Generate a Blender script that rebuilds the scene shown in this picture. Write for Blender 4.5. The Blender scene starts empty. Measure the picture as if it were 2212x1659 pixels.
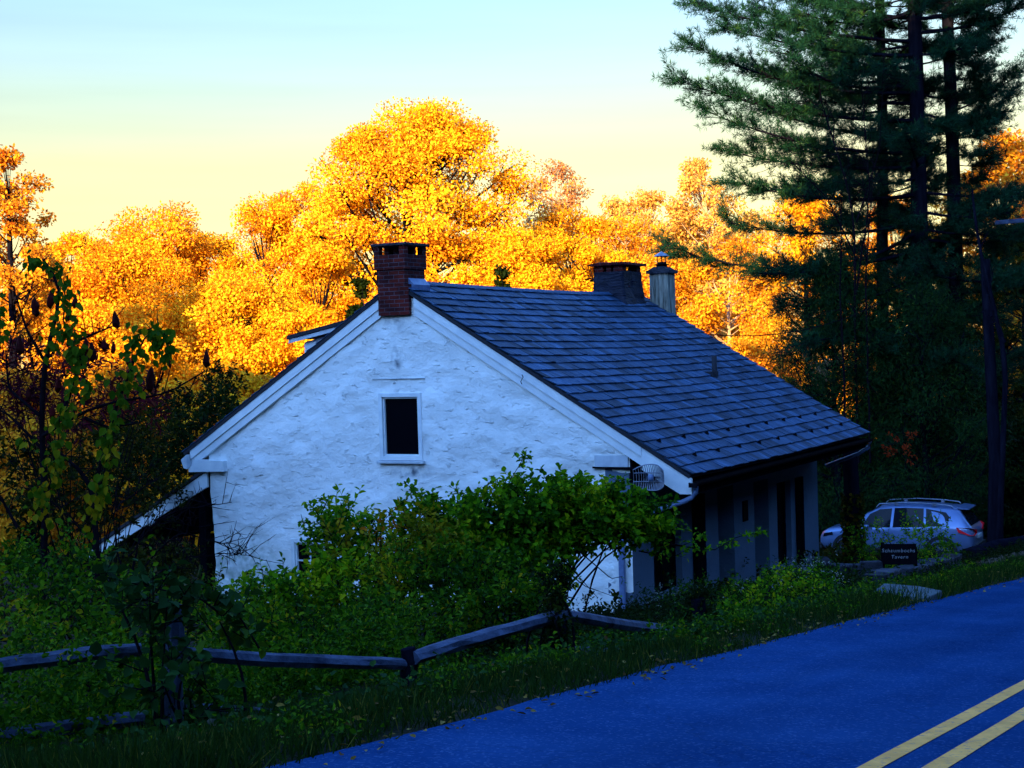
import bpy, math, random
import numpy as np
from mathutils import Vector, Matrix

# ------------------------------------------------------------------ camera, light, exposure
SC = bpy.context.scene
COL = SC.collection
SUN_EL, SUN_AZ = 14.0, 20.0          # sun behind the viewer, a little to the left
cam_d = bpy.data.cameras.new('camera'); cam = bpy.data.objects.new('camera', cam_d); COL.objects.link(cam)
cam_d.sensor_width = 36.0; cam_d.lens = 36.0 * 3172.0 / 2212.0
cam_d.clip_start = 0.05; cam_d.clip_end = 4000
CAM_R = Matrix.Rotation(math.radians(90 - 1.23), 3, 'X') @ Matrix.Rotation(math.radians(-1.7), 3, 'Z')
cam.matrix_world = CAM_R.to_4x4()
SC.camera = cam
SC.view_settings.view_transform = 'Standard'; SC.view_settings.look = 'None'
SC.view_settings.exposure = 2.8; SC.view_settings.gamma = 1.0

W = bpy.data.worlds.new('World'); SC.world = W; W.use_nodes = True
nt = W.node_tree; nt.nodes.clear()
sky = nt.nodes.new('ShaderNodeTexSky'); sky.sky_type = 'NISHITA'; sky.sun_disc = False
sky.sun_elevation = math.radians(SUN_EL); sky.sun_rotation = math.radians(180 + SUN_AZ)
sky.air_density = 1.0; sky.dust_density = 0.4; sky.ozone_density = 3.0
tcn = nt.nodes.new('ShaderNodeTexCoord'); sep = nt.nodes.new('ShaderNodeSeparateXYZ')
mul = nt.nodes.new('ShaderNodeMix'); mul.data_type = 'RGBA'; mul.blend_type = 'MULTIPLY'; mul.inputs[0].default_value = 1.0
bg = nt.nodes.new('ShaderNodeBackground'); bg.inputs[1].default_value = 0.15
wo = nt.nodes.new('ShaderNodeOutputWorld')
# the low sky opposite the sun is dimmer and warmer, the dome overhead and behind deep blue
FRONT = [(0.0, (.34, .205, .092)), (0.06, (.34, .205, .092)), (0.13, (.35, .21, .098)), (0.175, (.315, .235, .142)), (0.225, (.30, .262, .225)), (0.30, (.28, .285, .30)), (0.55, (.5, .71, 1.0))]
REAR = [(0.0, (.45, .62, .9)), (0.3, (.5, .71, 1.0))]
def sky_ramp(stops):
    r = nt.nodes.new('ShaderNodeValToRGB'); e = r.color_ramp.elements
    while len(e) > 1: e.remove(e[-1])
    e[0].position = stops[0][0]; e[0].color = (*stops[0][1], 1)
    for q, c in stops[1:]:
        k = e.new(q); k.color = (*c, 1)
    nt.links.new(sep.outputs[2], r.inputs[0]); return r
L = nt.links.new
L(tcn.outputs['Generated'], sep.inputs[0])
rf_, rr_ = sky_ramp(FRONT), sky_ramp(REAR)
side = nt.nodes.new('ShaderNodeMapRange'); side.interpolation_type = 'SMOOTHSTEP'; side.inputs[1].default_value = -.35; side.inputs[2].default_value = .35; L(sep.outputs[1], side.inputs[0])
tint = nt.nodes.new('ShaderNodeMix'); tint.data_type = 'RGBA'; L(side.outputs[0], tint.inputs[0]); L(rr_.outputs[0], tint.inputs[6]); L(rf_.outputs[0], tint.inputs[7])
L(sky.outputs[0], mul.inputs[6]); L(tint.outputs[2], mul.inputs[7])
# faint high haze streaks
wm = nt.nodes.new('ShaderNodeMapping'); wm.inputs['Scale'].default_value = (1.5, 1.5, 22); wm.inputs['Rotation'].default_value = (.0, .06, 0); L(tcn.outputs['Generated'], wm.inputs[0])
wn = nt.nodes.new('ShaderNodeTexNoise'); wn.inputs['Scale'].default_value = 1.6; wn.inputs['Detail'].default_value = 4; L(wm.outputs[0], wn.inputs['Vector'])
wr_ = nt.nodes.new('ShaderNodeMapRange'); wr_.inputs[1].default_value = .3; wr_.inputs[2].default_value = .7; wr_.inputs[3].default_value = .95; wr_.inputs[4].default_value = 1.05; L(wn.outputs['Fac'], wr_.inputs[0])
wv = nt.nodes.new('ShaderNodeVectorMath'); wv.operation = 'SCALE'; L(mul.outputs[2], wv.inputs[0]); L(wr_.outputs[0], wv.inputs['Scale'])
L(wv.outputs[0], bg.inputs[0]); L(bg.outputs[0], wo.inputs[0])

sl = bpy.data.lights.new('sun', 'SUN'); sl.energy = 2.5; sl.angle = math.radians(0.5); sl.color = (1.0, 0.66, 0.30)
so = bpy.data.objects.new('sun', sl); COL.objects.link(so)
az, els = math.radians(SUN_AZ), math.radians(SUN_EL)
SUN_DIR = Vector((math.sin(az) * math.cos(els), math.cos(az) * math.cos(els), -math.sin(els)))   # travel of the light
so.rotation_euler = SUN_DIR.to_track_quat('-Z', 'Y').to_euler(); so.location = (-20, -60, 40)

SC.cycles.max_bounces = 6; SC.cycles.diffuse_bounces = 3; SC.cycles.transparent_max_bounces = 6
SC.cycles.transmission_bounces = 4; SC.cycles.glossy_bounces = 3
SC.cycles.use_denoising = True

# ------------------------------------------------------------------ measured frame
FPX, CXP, CYP = 3172.0, 1106.0, 829.5
def ray(px, py):
    d = CAM_R @ Vector(((px - CXP) / FPX, -(py - CYP) / FPX, -1.0))
    return d / d.y
def P(px, py, depth):
    return ray(px, py) * depth
RNG = np.random.default_rng(7)
R_DIR = Vector((0.515, 0.857)); N_DIR = Vector((-0.857, 0.515)); P0 = Vector((2.0, 7.4))
def sw(x, y):
    dx, dy = x - P0.x, y - P0.y
    return dx * .515 + dy * .857, -dx * .857 + dy * .515
def xy(s, w):
    return P0.x + .515 * s - .857 * w, P0.y + .857 * s + .515 * w
def road_z(s):
    return -2.15 - .093 * 80 * np.tanh(np.asarray(s, float) / 80)
def smooth(a, b, t):
    u = np.clip((np.asarray(t, float) - a) / (b - a), 0, 1); return u * u * (3 - 2 * u)
def hash2(ix, iy, seed):
    h = (ix.astype(np.int64) * 374761393 + iy.astype(np.int64) * 668265263 + seed * 974634777) & 0xffffffff
    h = ((h ^ (h >> 13)) * 1274126177) & 0xffffffff
    return ((h ^ (h >> 16)) & 0xffff) / 65535.0
def vnoise(x, y, seed=0):
    x = np.asarray(x, float); y = np.asarray(y, float)
    ix, iy = np.floor(x), np.floor(y); fx, fy = x - ix, y - iy
    fx = fx * fx * (3 - 2 * fx); fy = fy * fy * (3 - 2 * fy)
    a = hash2(ix, iy, seed); b = hash2(ix + 1, iy, seed); c = hash2(ix, iy + 1, seed); d = hash2(ix + 1, iy + 1, seed)
    return (a * (1 - fx) + b * fx) * (1 - fy) + (c * (1 - fx) + d * fx) * fy - .5
def fbm(x, y, seed=0, o=4):
    s = 0; a = 1
    for i in range(o):
        s = s + a * vnoise(np.asarray(x) * 2 ** i, np.asarray(y) * 2 ** i, seed + i); a *= .5
    return s
def ground_z(x, y):
    x = np.asarray(x, float); y = np.asarray(y, float)
    s, w = sw(x, y)
    z = road_z(s) - .03
    aw = np.abs(w)
    z = z - .35 * smooth(3.0, 4.6, w) - .5 * smooth(4.6, 8.4, w) - .35 * smooth(9, 18, w) - 1.4 * smooth(16, 60, w) - 3 * smooth(60, 200, w)
    z = z + .8 * smooth(3.2, 7, -w) + 13 * smooth(5, 19, -w) * (1 + .9 * smooth(8, 30, s)) - .35 * smooth(24, 33, s) * smooth(5.5, 9, w)  # includes an unseen bank right of the road, raised to block sky light
    z = z + fbm(x / 2.2, y / 2.2, 3) * .12 * smooth(3.0, 5, aw) + fbm(x / 11, y / 11, 9) * .8 * smooth(16, 40, aw)
    # wooded ridge behind the viewer that keeps the hollow in shade
    al = x * math.sin(az) + y * math.cos(az); lat = x * math.cos(az) - y * math.sin(az)
    top = 22.0 + 12.5 * smooth(-11, -3.5, lat) + fbm(lat / 3.0, al / 9.0, 21) * 1.6
    prof = smooth(-14, -45, al) * (1 - .6 * smooth(-60, -220, al))
    return z * (1 - prof) + prof * top

# ------------------------------------------------------------------ mesh helpers
def link(me, name, mat=None, parent=None):
    o = bpy.data.objects.new(name, me); COL.objects.link(o)
    if mat is not None:
        if isinstance(mat, (list, tuple)):
            for m in mat: me.materials.append(m)
        else: me.materials.append(mat)
    if parent: o.parent = parent
    return o
def np_mesh(name, V, F, tint=None, smooth_sh=False):
    """V (n,3), F (m,k) all faces the same size"""
    me = bpy.data.meshes.new(name)
    V = np.ascontiguousarray(V, np.float32); F = np.ascontiguousarray(F, np.int32)
    me.vertices.add(len(V)); me.vertices.foreach_set('co', V.ravel())
    m, k = F.shape
    me.loops.add(m * k); me.loops.foreach_set('vertex_index', F.ravel())
    me.polygons.add(m); me.polygons.foreach_set('loop_start', np.arange(0, m * k, k, dtype=np.int32))
    if smooth_sh: me.polygons.foreach_set('use_smooth', np.ones(m, bool))
    if tint is not None:
        a = me.attributes.new('tint', 'FLOAT', 'FACE'); a.data.foreach_set('value', np.ascontiguousarray(tint, np.float32))
    me.update(calc_edges=True)
    return me
def tag(o, label=None, cat=None, group=None, kind=None):
    if label: o['label'] = label
    if cat: o['category'] = cat
    if group: o['group'] = group
    if kind: o['kind'] = kind
    return o
def thing(name, label, cat, loc=(0, 0, 0), rz=0.0, group=None):
    o = bpy.data.objects.new(name, None); COL.objects.link(o)
    o.location = loc; o.rotation_euler = (0, 0, rz); o.empty_display_size = .2
    return tag(o, label, cat, group)
class MB:
    """collects polygons into one mesh"""
    def __init__(s): s.v = []; s.f = []; s.t = []; s.sm = []
    def add(s, vs, fs, tint=0.5, sm=False):
        b = len(s.v); s.v += [tuple(v) for v in vs]
        for f in fs: s.f.append([b + i for i in f]); s.t.append(tint); s.sm.append(sm)
    def box(s, a, b, tint=.5, M=None):
        x0, y0, z0 = a; x1, y1, z1 = b
        vs = [Vector(p) for p in ((x0, y0, z0), (x1, y0, z0), (x1, y1, z0), (x0, y1, z0), (x0, y0, z1), (x1, y0, z1), (x1, y1, z1), (x0, y1, z1))]
        if M is not None: vs = [M @ v for v in vs]
        s.add(vs, [(0, 3, 2, 1), (4, 5, 6, 7), (0, 1, 5, 4), (1, 2, 6, 5), (2, 3, 7, 6), (3, 0, 4, 7)], tint)
    def prism(s, pts, y0, y1, tint=.5, axis='y'):
        """polygon in (x,z) pulled along y (or (y,z) along x)"""
        n = len(pts)
        mk = (lambda p, t: (p[0], t, p[1])) if axis == 'y' else ((lambda p, t: (t, p[0], p[1])) if axis == 'x' else (lambda p, t: (p[0], p[1], t)))
        vs = [mk(p, y0) for p in pts] + [mk(p, y1) for p in pts]
        fs = [list(range(n)), list(range(2 * n - 1, n - 1, -1))] + [(i, i + n, (i + 1) % n + n, (i + 1) % n) for i in range(n)]
        s.add(vs, fs, tint)
    def tube(s, pts, rad, n=6, tint=.5, cap=True, sm=True):
        pts = [Vector(p) for p in pts]
        if not hasattr(rad, '__len__'): rad = [rad] * len(pts)
        vs = []; up = Vector((.31, .17, .93))
        for i, p in enumerate(pts):
            d = (pts[min(i + 1, len(pts) - 1)] - pts[max(i - 1, 0)]).normalized()
            a = d.cross(up)
            if a.length < 1e-3: a = d.cross(Vector((1, 0, 0)))
            a.normalize(); b = d.cross(a)
            for k in range(n):
                t = 2 * math.pi * k / n; vs.append(p + (a * math.cos(t) + b * math.sin(t)) * rad[i])
        fs = [(i * n + k, i * n + (k + 1) % n, (i + 1) * n + (k + 1) % n, (i + 1) * n + k) for i in range(len(pts) - 1) for k in range(n)]
        s.add(vs, fs, tint, sm)
        if cap:
            s.add(vs[:n], [list(range(n))], tint); s.add(vs[-n:], [list(range(n))], tint)
    def lathe(s, prof, c=(0, 0, 0), n=16, tint=.5, sm=True):
        vs = [(c[0] + r * math.cos(2 * math.pi * k / n), c[1] + r * math.sin(2 * math.pi * k / n), c[2] + z) for r, z in prof for k in range(n)]
        fs = [(i * n + k, i * n + (k + 1) % n, (i + 1) * n + (k + 1) % n, (i + 1) * n + k) for i in range(len(prof) - 1) for k in range(n)]
        s.add(vs, fs, tint, sm)
    def build(s, name, mat=None, parent=None, bevel=0, label=None):
        me = bpy.data.meshes.new(name); me.from_pydata(s.v, [], s.f)
        me.polygons.foreach_set('use_smooth', s.sm)
        a = me.attributes.new('tint', 'FLOAT', 'FACE'); a.data.foreach_set('value', s.t)
        me.update()
        o = link(me, name, mat, parent)
        if bevel:
            m = o.modifiers.new('bevel', 'BEVEL'); m.width = bevel; m.segments = 2; m.limit_method = 'ANGLE'
        if label: o['label'] = label
        return o

# ------------------------------------------------------------------ materials
MATS = {}
def new_mat(name):
    m = bpy.data.materials.new(name); m.use_nodes = True; m.node_tree.nodes.clear(); MATS[name] = m
    return m, m.node_tree, m.node_tree.nodes.new, m.node_tree.links.new
def ramp_node(n, stops):
    r = n('ShaderNodeValToRGB'); e = r.color_ramp.elements
    while len(e) > 1: e.remove(e[-1])
    e[0].position = stops[0][0]; e[0].color = (*stops[0][1], 1)
    for p, c in stops[1:]:
        k = e.new(p); k.color = (*c, 1)
    return r
def leaf_mat(name, stops, trans=.35, rough=.7, hue=.0, spec=.06):
    m, t, n, l = new_mat(name)
    at = n('ShaderNodeAttribute'); at.attribute_name = 'tint'
    r = ramp_node(n, stops); l(at.outputs['Fac'], r.inputs[0])
    out = r.outputs[0]
    if hue:
        oi = n('ShaderNodeObjectInfo'); mr = n('ShaderNodeMapRange'); mr.inputs[3].default_value = .5 - hue; mr.inputs[4].default_value = .5 + hue
        h = n('ShaderNodeHueSaturation'); l(oi.outputs['Random'], mr.inputs[0]); l(mr.outputs[0], h.inputs['Hue']); l(out, h.inputs['Color']); out = h.outputs[0]
    p = n('ShaderNodeBsdfPrincipled'); p.inputs['Roughness'].default_value = rough; p.inputs['Specular IOR Level'].default_value = spec
    l(out, p.inputs['Base Color'])
    tr = n('ShaderNodeBsdfTranslucent'); l(out, tr.inputs[0])
    mx = n('ShaderNodeMixShader'); mx.inputs[0].default_value = trans; l(p.outputs[0], mx.inputs[1]); l(tr.outputs[0], mx.inputs[2])
    o = n('ShaderNodeOutputMaterial'); l(mx.outputs[0], o.inputs[0])
    return m
def surf_mat(name, c0, c1, scale=8.0, stretch=(1, 1, 1), rough=.8, bump=.3, bscale=None, spec=.3, metal=0.0, tint=None, detail=6.0, dist=.02):
    """two colours broken up by noise, bump, optional per-face 'tint' brightness spread"""
    m, t, n, l = new_mat(name)
    tc = n('ShaderNodeTexCoord'); mp = n('ShaderNodeMapping'); mp.inputs['Scale'].default_value = stretch; l(tc.outputs['Object'], mp.inputs[0])
    no = n('ShaderNodeTexNoise'); no.inputs['Scale'].default_value = scale; no.inputs['Detail'].default_value = detail; no.inputs['Roughness'].default_value = .6; l(mp.outputs[0], no.inputs['Vector'])
    r = ramp_node(n, [(.32, c0), (.68, c1)]); l(no.outputs['Fac'], r.inputs[0]); out = r.outputs[0]
    if tint:
        at = n('ShaderNodeAttribute'); at.attribute_name = 'tint'; mr = n('ShaderNodeMapRange'); mr.inputs[3].default_value = tint[0]; mr.inputs[4].default_value = tint[1]
        h = n('ShaderNodeHueSaturation'); l(at.outputs['Fac'], mr.inputs[0]); l(mr.outputs[0], h.inputs['Value']); l(out, h.inputs['Color']); out = h.outputs[0]
    p = n('ShaderNodeBsdfPrincipled'); p.inputs['Roughness'].default_value = rough; p.inputs['Specular IOR Level'].default_value = spec; p.inputs['Metallic'].default_value = metal
    l(out, p.inputs['Base Color'])
    if bump:
        nb = n('ShaderNodeTexNoise'); nb.inputs['Scale'].default_value = bscale or scale * 3; nb.inputs['Detail'].default_value = 5; l(mp.outputs[0], nb.inputs['Vector'])
        b = n('ShaderNodeBump'); b.inputs['Strength'].default_value = bump; b.inputs['Distance'].default_value = dist; l(nb.outputs['Fac'], b.inputs['Height']); l(b.outputs[0], p.inputs['Normal'])
    o = n('ShaderNodeOutputMaterial'); l(p.outputs[0], o.inputs[0])
    return m

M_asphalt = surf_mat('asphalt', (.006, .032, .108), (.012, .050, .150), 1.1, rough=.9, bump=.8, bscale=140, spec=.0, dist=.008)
def speckle(m, scale=220, amt=.6, col=(.35, .42, .6)):
    t = m.node_tree; n, l = t.nodes.new, t.links.new
    p = [x for x in t.nodes if x.type == 'BSDF_PRINCIPLED'][0]; src = p.inputs['Base Color'].links[0].from_socket
    tc = n('ShaderNodeTexCoord'); v = n('ShaderNodeTexVoronoi'); v.inputs['Scale'].default_value = scale; l(tc.outputs['Object'], v.inputs['Vector'])
    sepc = n('ShaderNodeSeparateColor'); l(v.outputs['Color'], sepc.inputs[0])
    mr = n('ShaderNodeMapRange'); mr.inputs[1].default_value = .8; mr.inputs[2].default_value = 1.0; mr.inputs[4].default_value = amt; l(sepc.outputs[0], mr.inputs[0])
    mx = n('ShaderNodeMix'); mx.data_type = 'RGBA'; l(mr.outputs[0], mx.inputs[0]); l(src, mx.inputs[6]); mx.inputs[7].default_value = (*col, 1); l(mx.outputs[2], p.inputs['Base Color'])
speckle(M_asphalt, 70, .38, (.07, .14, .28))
def wear(m):
    t = m.node_tree; n, l = t.nodes.new, t.links.new
    p = [x for x in t.nodes if x.type == 'BSDF_PRINCIPLED'][0]; src = p.inputs['Base Color'].links[0].from_socket
    tc = n('ShaderNodeTexCoord'); rot = n('ShaderNodeMapping'); rot.inputs['Rotation'].default_value = (0, 0, math.radians(31)); l(tc.outputs['Object'], rot.inputs[0])
    sc = n('ShaderNodeMapping'); sc.inputs['Scale'].default_value = (1.3, .05, 1); l(rot.outputs[0], sc.inputs[0])
    no = n('ShaderNodeTexNoise'); no.inputs['Scale'].default_value = 1.0; no.inputs['Detail'].default_value = 3; l(sc.outputs[0], no.inputs['Vector'])
    mr = n('ShaderNodeMapRange'); mr.inputs[1].default_value = .35; mr.inputs[2].default_value = .65; mr.inputs[3].default_value = .80; mr.inputs[4].default_value = 1.18; l(no.outputs['Fac'], mr.inputs[0])
    v = n('ShaderNodeTexVoronoi'); v.feature = 'DISTANCE_TO_EDGE'; v.inputs['Scale'].default_value = .55; nz = n('ShaderNodeTexNoise'); nz.inputs['Scale'].default_value = 1.6; nz.inputs['Detail'].default_value = 6; l(tc.outputs['Object'], nz.inputs['Vector'])
    ma = n('ShaderNodeVectorMath'); ma.operation = 'MULTIPLY_ADD'; ma.inputs[1].default_value = (1.2, 1.2, 1.2); l(nz.outputs['Color'], ma.inputs[0]); l(tc.outputs['Object'], ma.inputs[2]); l(ma.outputs[0], v.inputs['Vector'])
    cr = n('ShaderNodeMapRange'); cr.inputs[1].default_value = .003; cr.inputs[2].default_value = .009; cr.inputs[3].default_value = .84; cr.inputs[4].default_value = 1.0; l(v.outputs['Distance'], cr.inputs[0])
    mm = n('ShaderNodeMath'); mm.operation = 'MULTIPLY'; l(mr.outputs[0], mm.inputs[0]); l(cr.outputs[0], mm.inputs[1])
    h = n('ShaderNodeHueSaturation'); l(mm.outputs[0], h.inputs['Value']); l(src, h.inputs['Color']); l(h.outputs[0], p.inputs['Base Color'])
wear(M_asphalt)
M_line = surf_mat('road_paint', (.62, .25, .035), (.88, .37, .06), 5, stretch=(1, 1, 1), rough=.7, bump=.3, bscale=120, dist=.003)
def scuff(m, col=(.012, .04, .12)):
    t = m.node_tree; n, l = t.nodes.new, t.links.new
    p = [x for x in t.nodes if x.type == 'BSDF_PRINCIPLED'][0]; src = p.inputs['Base Color'].links[0].from_socket
    tc = n('ShaderNodeTexCoord'); no = n('ShaderNodeTexNoise'); no.inputs['Scale'].default_value = 22; no.inputs['Detail'].default_value = 8; no.inputs['Roughness'].default_value = .7; l(tc.outputs['Object'], no.inputs['Vector'])
    mr = n('ShaderNodeMapRange'); mr.inputs[1].default_value = .54; mr.inputs[2].default_value = .66; mr.inputs[4].default_value = .75; l(no.outputs['Fac'], mr.inputs[0])
    mx = n('ShaderNodeMix'); mx.data_type = 'RGBA'; l(mr.outputs[0], mx.inputs[0]); l(src, mx.inputs[6]); mx.inputs[7].default_value = (*col, 1); l(mx.outputs[2], p.inputs['Base Color'])
scuff(M_line)
M_ground = surf_mat('soil', (.004, .006, .002), (.012, .012, .005), 3, rough=.95, bump=.6, bscale=20, spec=.1, dist=.05)
M_gravel = surf_mat('gravel', (.035, .026, .018), (.08, .06, .042), 14, rough=.95, bump=.7, bscale=60, spec=.1)
M_bark = surf_mat('bark', (.003, .003, .007), (.010, .010, .018), 9, stretch=(1, 1, .2), rough=.95, bump=.8, bscale=25, spec=.0)
M_barkpale = surf_mat('pale_bark', (.30, .21, .12), (.55, .42, .25), 9, stretch=(1, 1, .25), rough=.9, bump=.5, spec=.15)
M_twig = surf_mat('twig', (.004, .003, .005), (.012, .009, .012), 12, rough=.95, bump=.3, spec=.0)
M_rail = surf_mat('weathered_wood', (.010, .015, .035), (.065, .085, .14), 6, stretch=(1, 1, 1), rough=.85, bump=.8, bscale=30, spec=.25, dist=.015)
M_white = surf_mat('white_paint', (.62, .66, .68), (.78, .80, .78), 4, rough=.6, bump=.15, bscale=30, dist=.004)
M_whitedim = surf_mat('aged_white_paint', (.42, .46, .50), (.58, .62, .64), 5, rough=.7, bump=.25, bscale=30, dist=.004)
M_darkwood = surf_mat('dark_boards', (.002, .002, .004), (.004, .005, .008), 7, stretch=(1, 1, .2), rough=.95, bump=.4, spec=.0)
M_slate = surf_mat('slate', (.006, .026, .062), (.044, .094, .18), 4.0, stretch=(1.1, 5, 1.1), rough=.65, bump=.6, bscale=14, spec=.12, tint=(.35, 1.6), dist=.01)
M_slatedark = surf_mat('roof_felt', (.012, .014, .02), (.02, .022, .03), 8, rough=.9)
M_tarp = surf_mat('black_tarp', (.0015, .003, .012), (.004, .007, .024), 3, stretch=(1, 1, 4), rough=.45, bump=.9, bscale=7, spec=.2, dist=.05)
M_metal = surf_mat('grey_metal', (.16, .18, .24), (.30, .33, .40), 10, rough=.35, bump=.05, spec=.5, metal=.7)
M_galv = surf_mat('galvanised_pipe', (.07, .11, .22), (.14, .20, .34), 8, rough=.4, bump=.05, spec=.5)
M_black = surf_mat('black_iron', (.003, .003, .005), (.008, .008, .011), 10, rough=.8, bump=.1, spec=.02)
M_stone = surf_mat('field_stone', (.012, .015, .024), (.05, .055, .075), 7, rough=.9, bump=.8, bscale=18, spec=.15, tint=(.5, 1.4), dist=.03)
M_concrete = surf_mat('concrete', (.035, .055, .065), (.07, .095, .105), 9, rough=.9, bump=.3, bscale=50)
M_void = surf_mat('dark_interior', (.002, .002, .003), (.004, .004, .006), 3, rough=1.0, bump=0, spec=0)

def glass_mat(name, col=(.001, .001, .003), rough=.08, spec=.06):
    m, t, n, l = new_mat(name); p = n('ShaderNodeBsdfPrincipled'); p.inputs['Base Color'].default_value = (*col, 1); p.inputs['Roughness'].default_value = rough
    p.inputs['Specular IOR Level'].default_value = spec
    tc = n('ShaderNodeTexCoord'); no = n('ShaderNodeTexNoise'); no.inputs['Scale'].default_value = 2.5; l(tc.outputs['Object'], no.inputs['Vector'])
    b = n('ShaderNodeBump'); b.inputs['Strength'].default_value = .08; l(no.outputs['Fac'], b.inputs['Height']); l(b.outputs[0], p.inputs['Normal'])
    o = n('ShaderNodeOutputMaterial'); l(p.outputs[0], o.inputs[0]); return m
M_glass = glass_mat('window_glass', rough=.35)
M_carglass = glass_mat('car_glass', (.006, .008, .014), .05, .14)

def brick_mat():
    m, t, n, l = new_mat('brick')
    tc = n('ShaderNodeTexCoord'); sp = n('ShaderNodeSeparateXYZ'); l(tc.outputs['Object'], sp.inputs[0])
    ad = n('ShaderNodeMath'); ad.operation = 'ADD'; l(sp.outputs[0], ad.inputs[0]); l(sp.outputs[1], ad.inputs[1])
    cb = n('ShaderNodeCombineXYZ'); l(ad.outputs[0], cb.inputs[0]); l(sp.outputs[2], cb.inputs[1])
    br = n('ShaderNodeTexBrick'); l(cb.outputs[0], br.inputs['Vector']); br.inputs['Scale'].default_value = 1.0
    br.inputs['Brick Width'].default_value = .21; br.inputs['Row Height'].default_value = .072; br.inputs['Mortar Size'].default_value = .006
    br.inputs['Color1'].default_value = (.13, .014, .010, 1); br.inputs['Color2'].default_value = (.04, .007, .010, 1); br.inputs['Mortar'].default_value = (.10, .07, .08, 1)
    br.inputs['Bias'].default_value = -.1
    no = n('ShaderNodeTexNoise'); no.inputs['Scale'].default_value = 5; no.inputs['Detail'].default_value = 6; l(tc.outputs['Object'], no.inputs['Vector'])
    r = ramp_node(n, [(.35, (.35, .35, .4)), (.65, (1, 1, 1))]); l(no.outputs['Fac'], r.inputs[0])
    mx = n('ShaderNodeMix'); mx.data_type = 'RGBA'; mx.blend_type = 'MULTIPLY'; mx.inputs[0].default_value = .8; l(br.outputs['Color'], mx.inputs[6]); l(r.outputs[0], mx.inputs[7])
    p = n('ShaderNodeBsdfPrincipled'); p.inputs['Roughness'].default_value = .9; p.inputs['Specular IOR Level'].default_value = .15; l(mx.outputs[2], p.inputs['Base Color'])
    b = n('ShaderNodeBump'); b.inputs['Strength'].default_value = .6; b.inputs['Distance'].default_value = .01; b.invert = True; l(br.outputs['Fac'], b.inputs['Height']); l(b.outputs[0], p.inputs['Normal'])
    o = n('ShaderNodeOutputMaterial'); l(p.outputs[0], o.inputs[0]); return m
M_brick = brick_mat()

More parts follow.
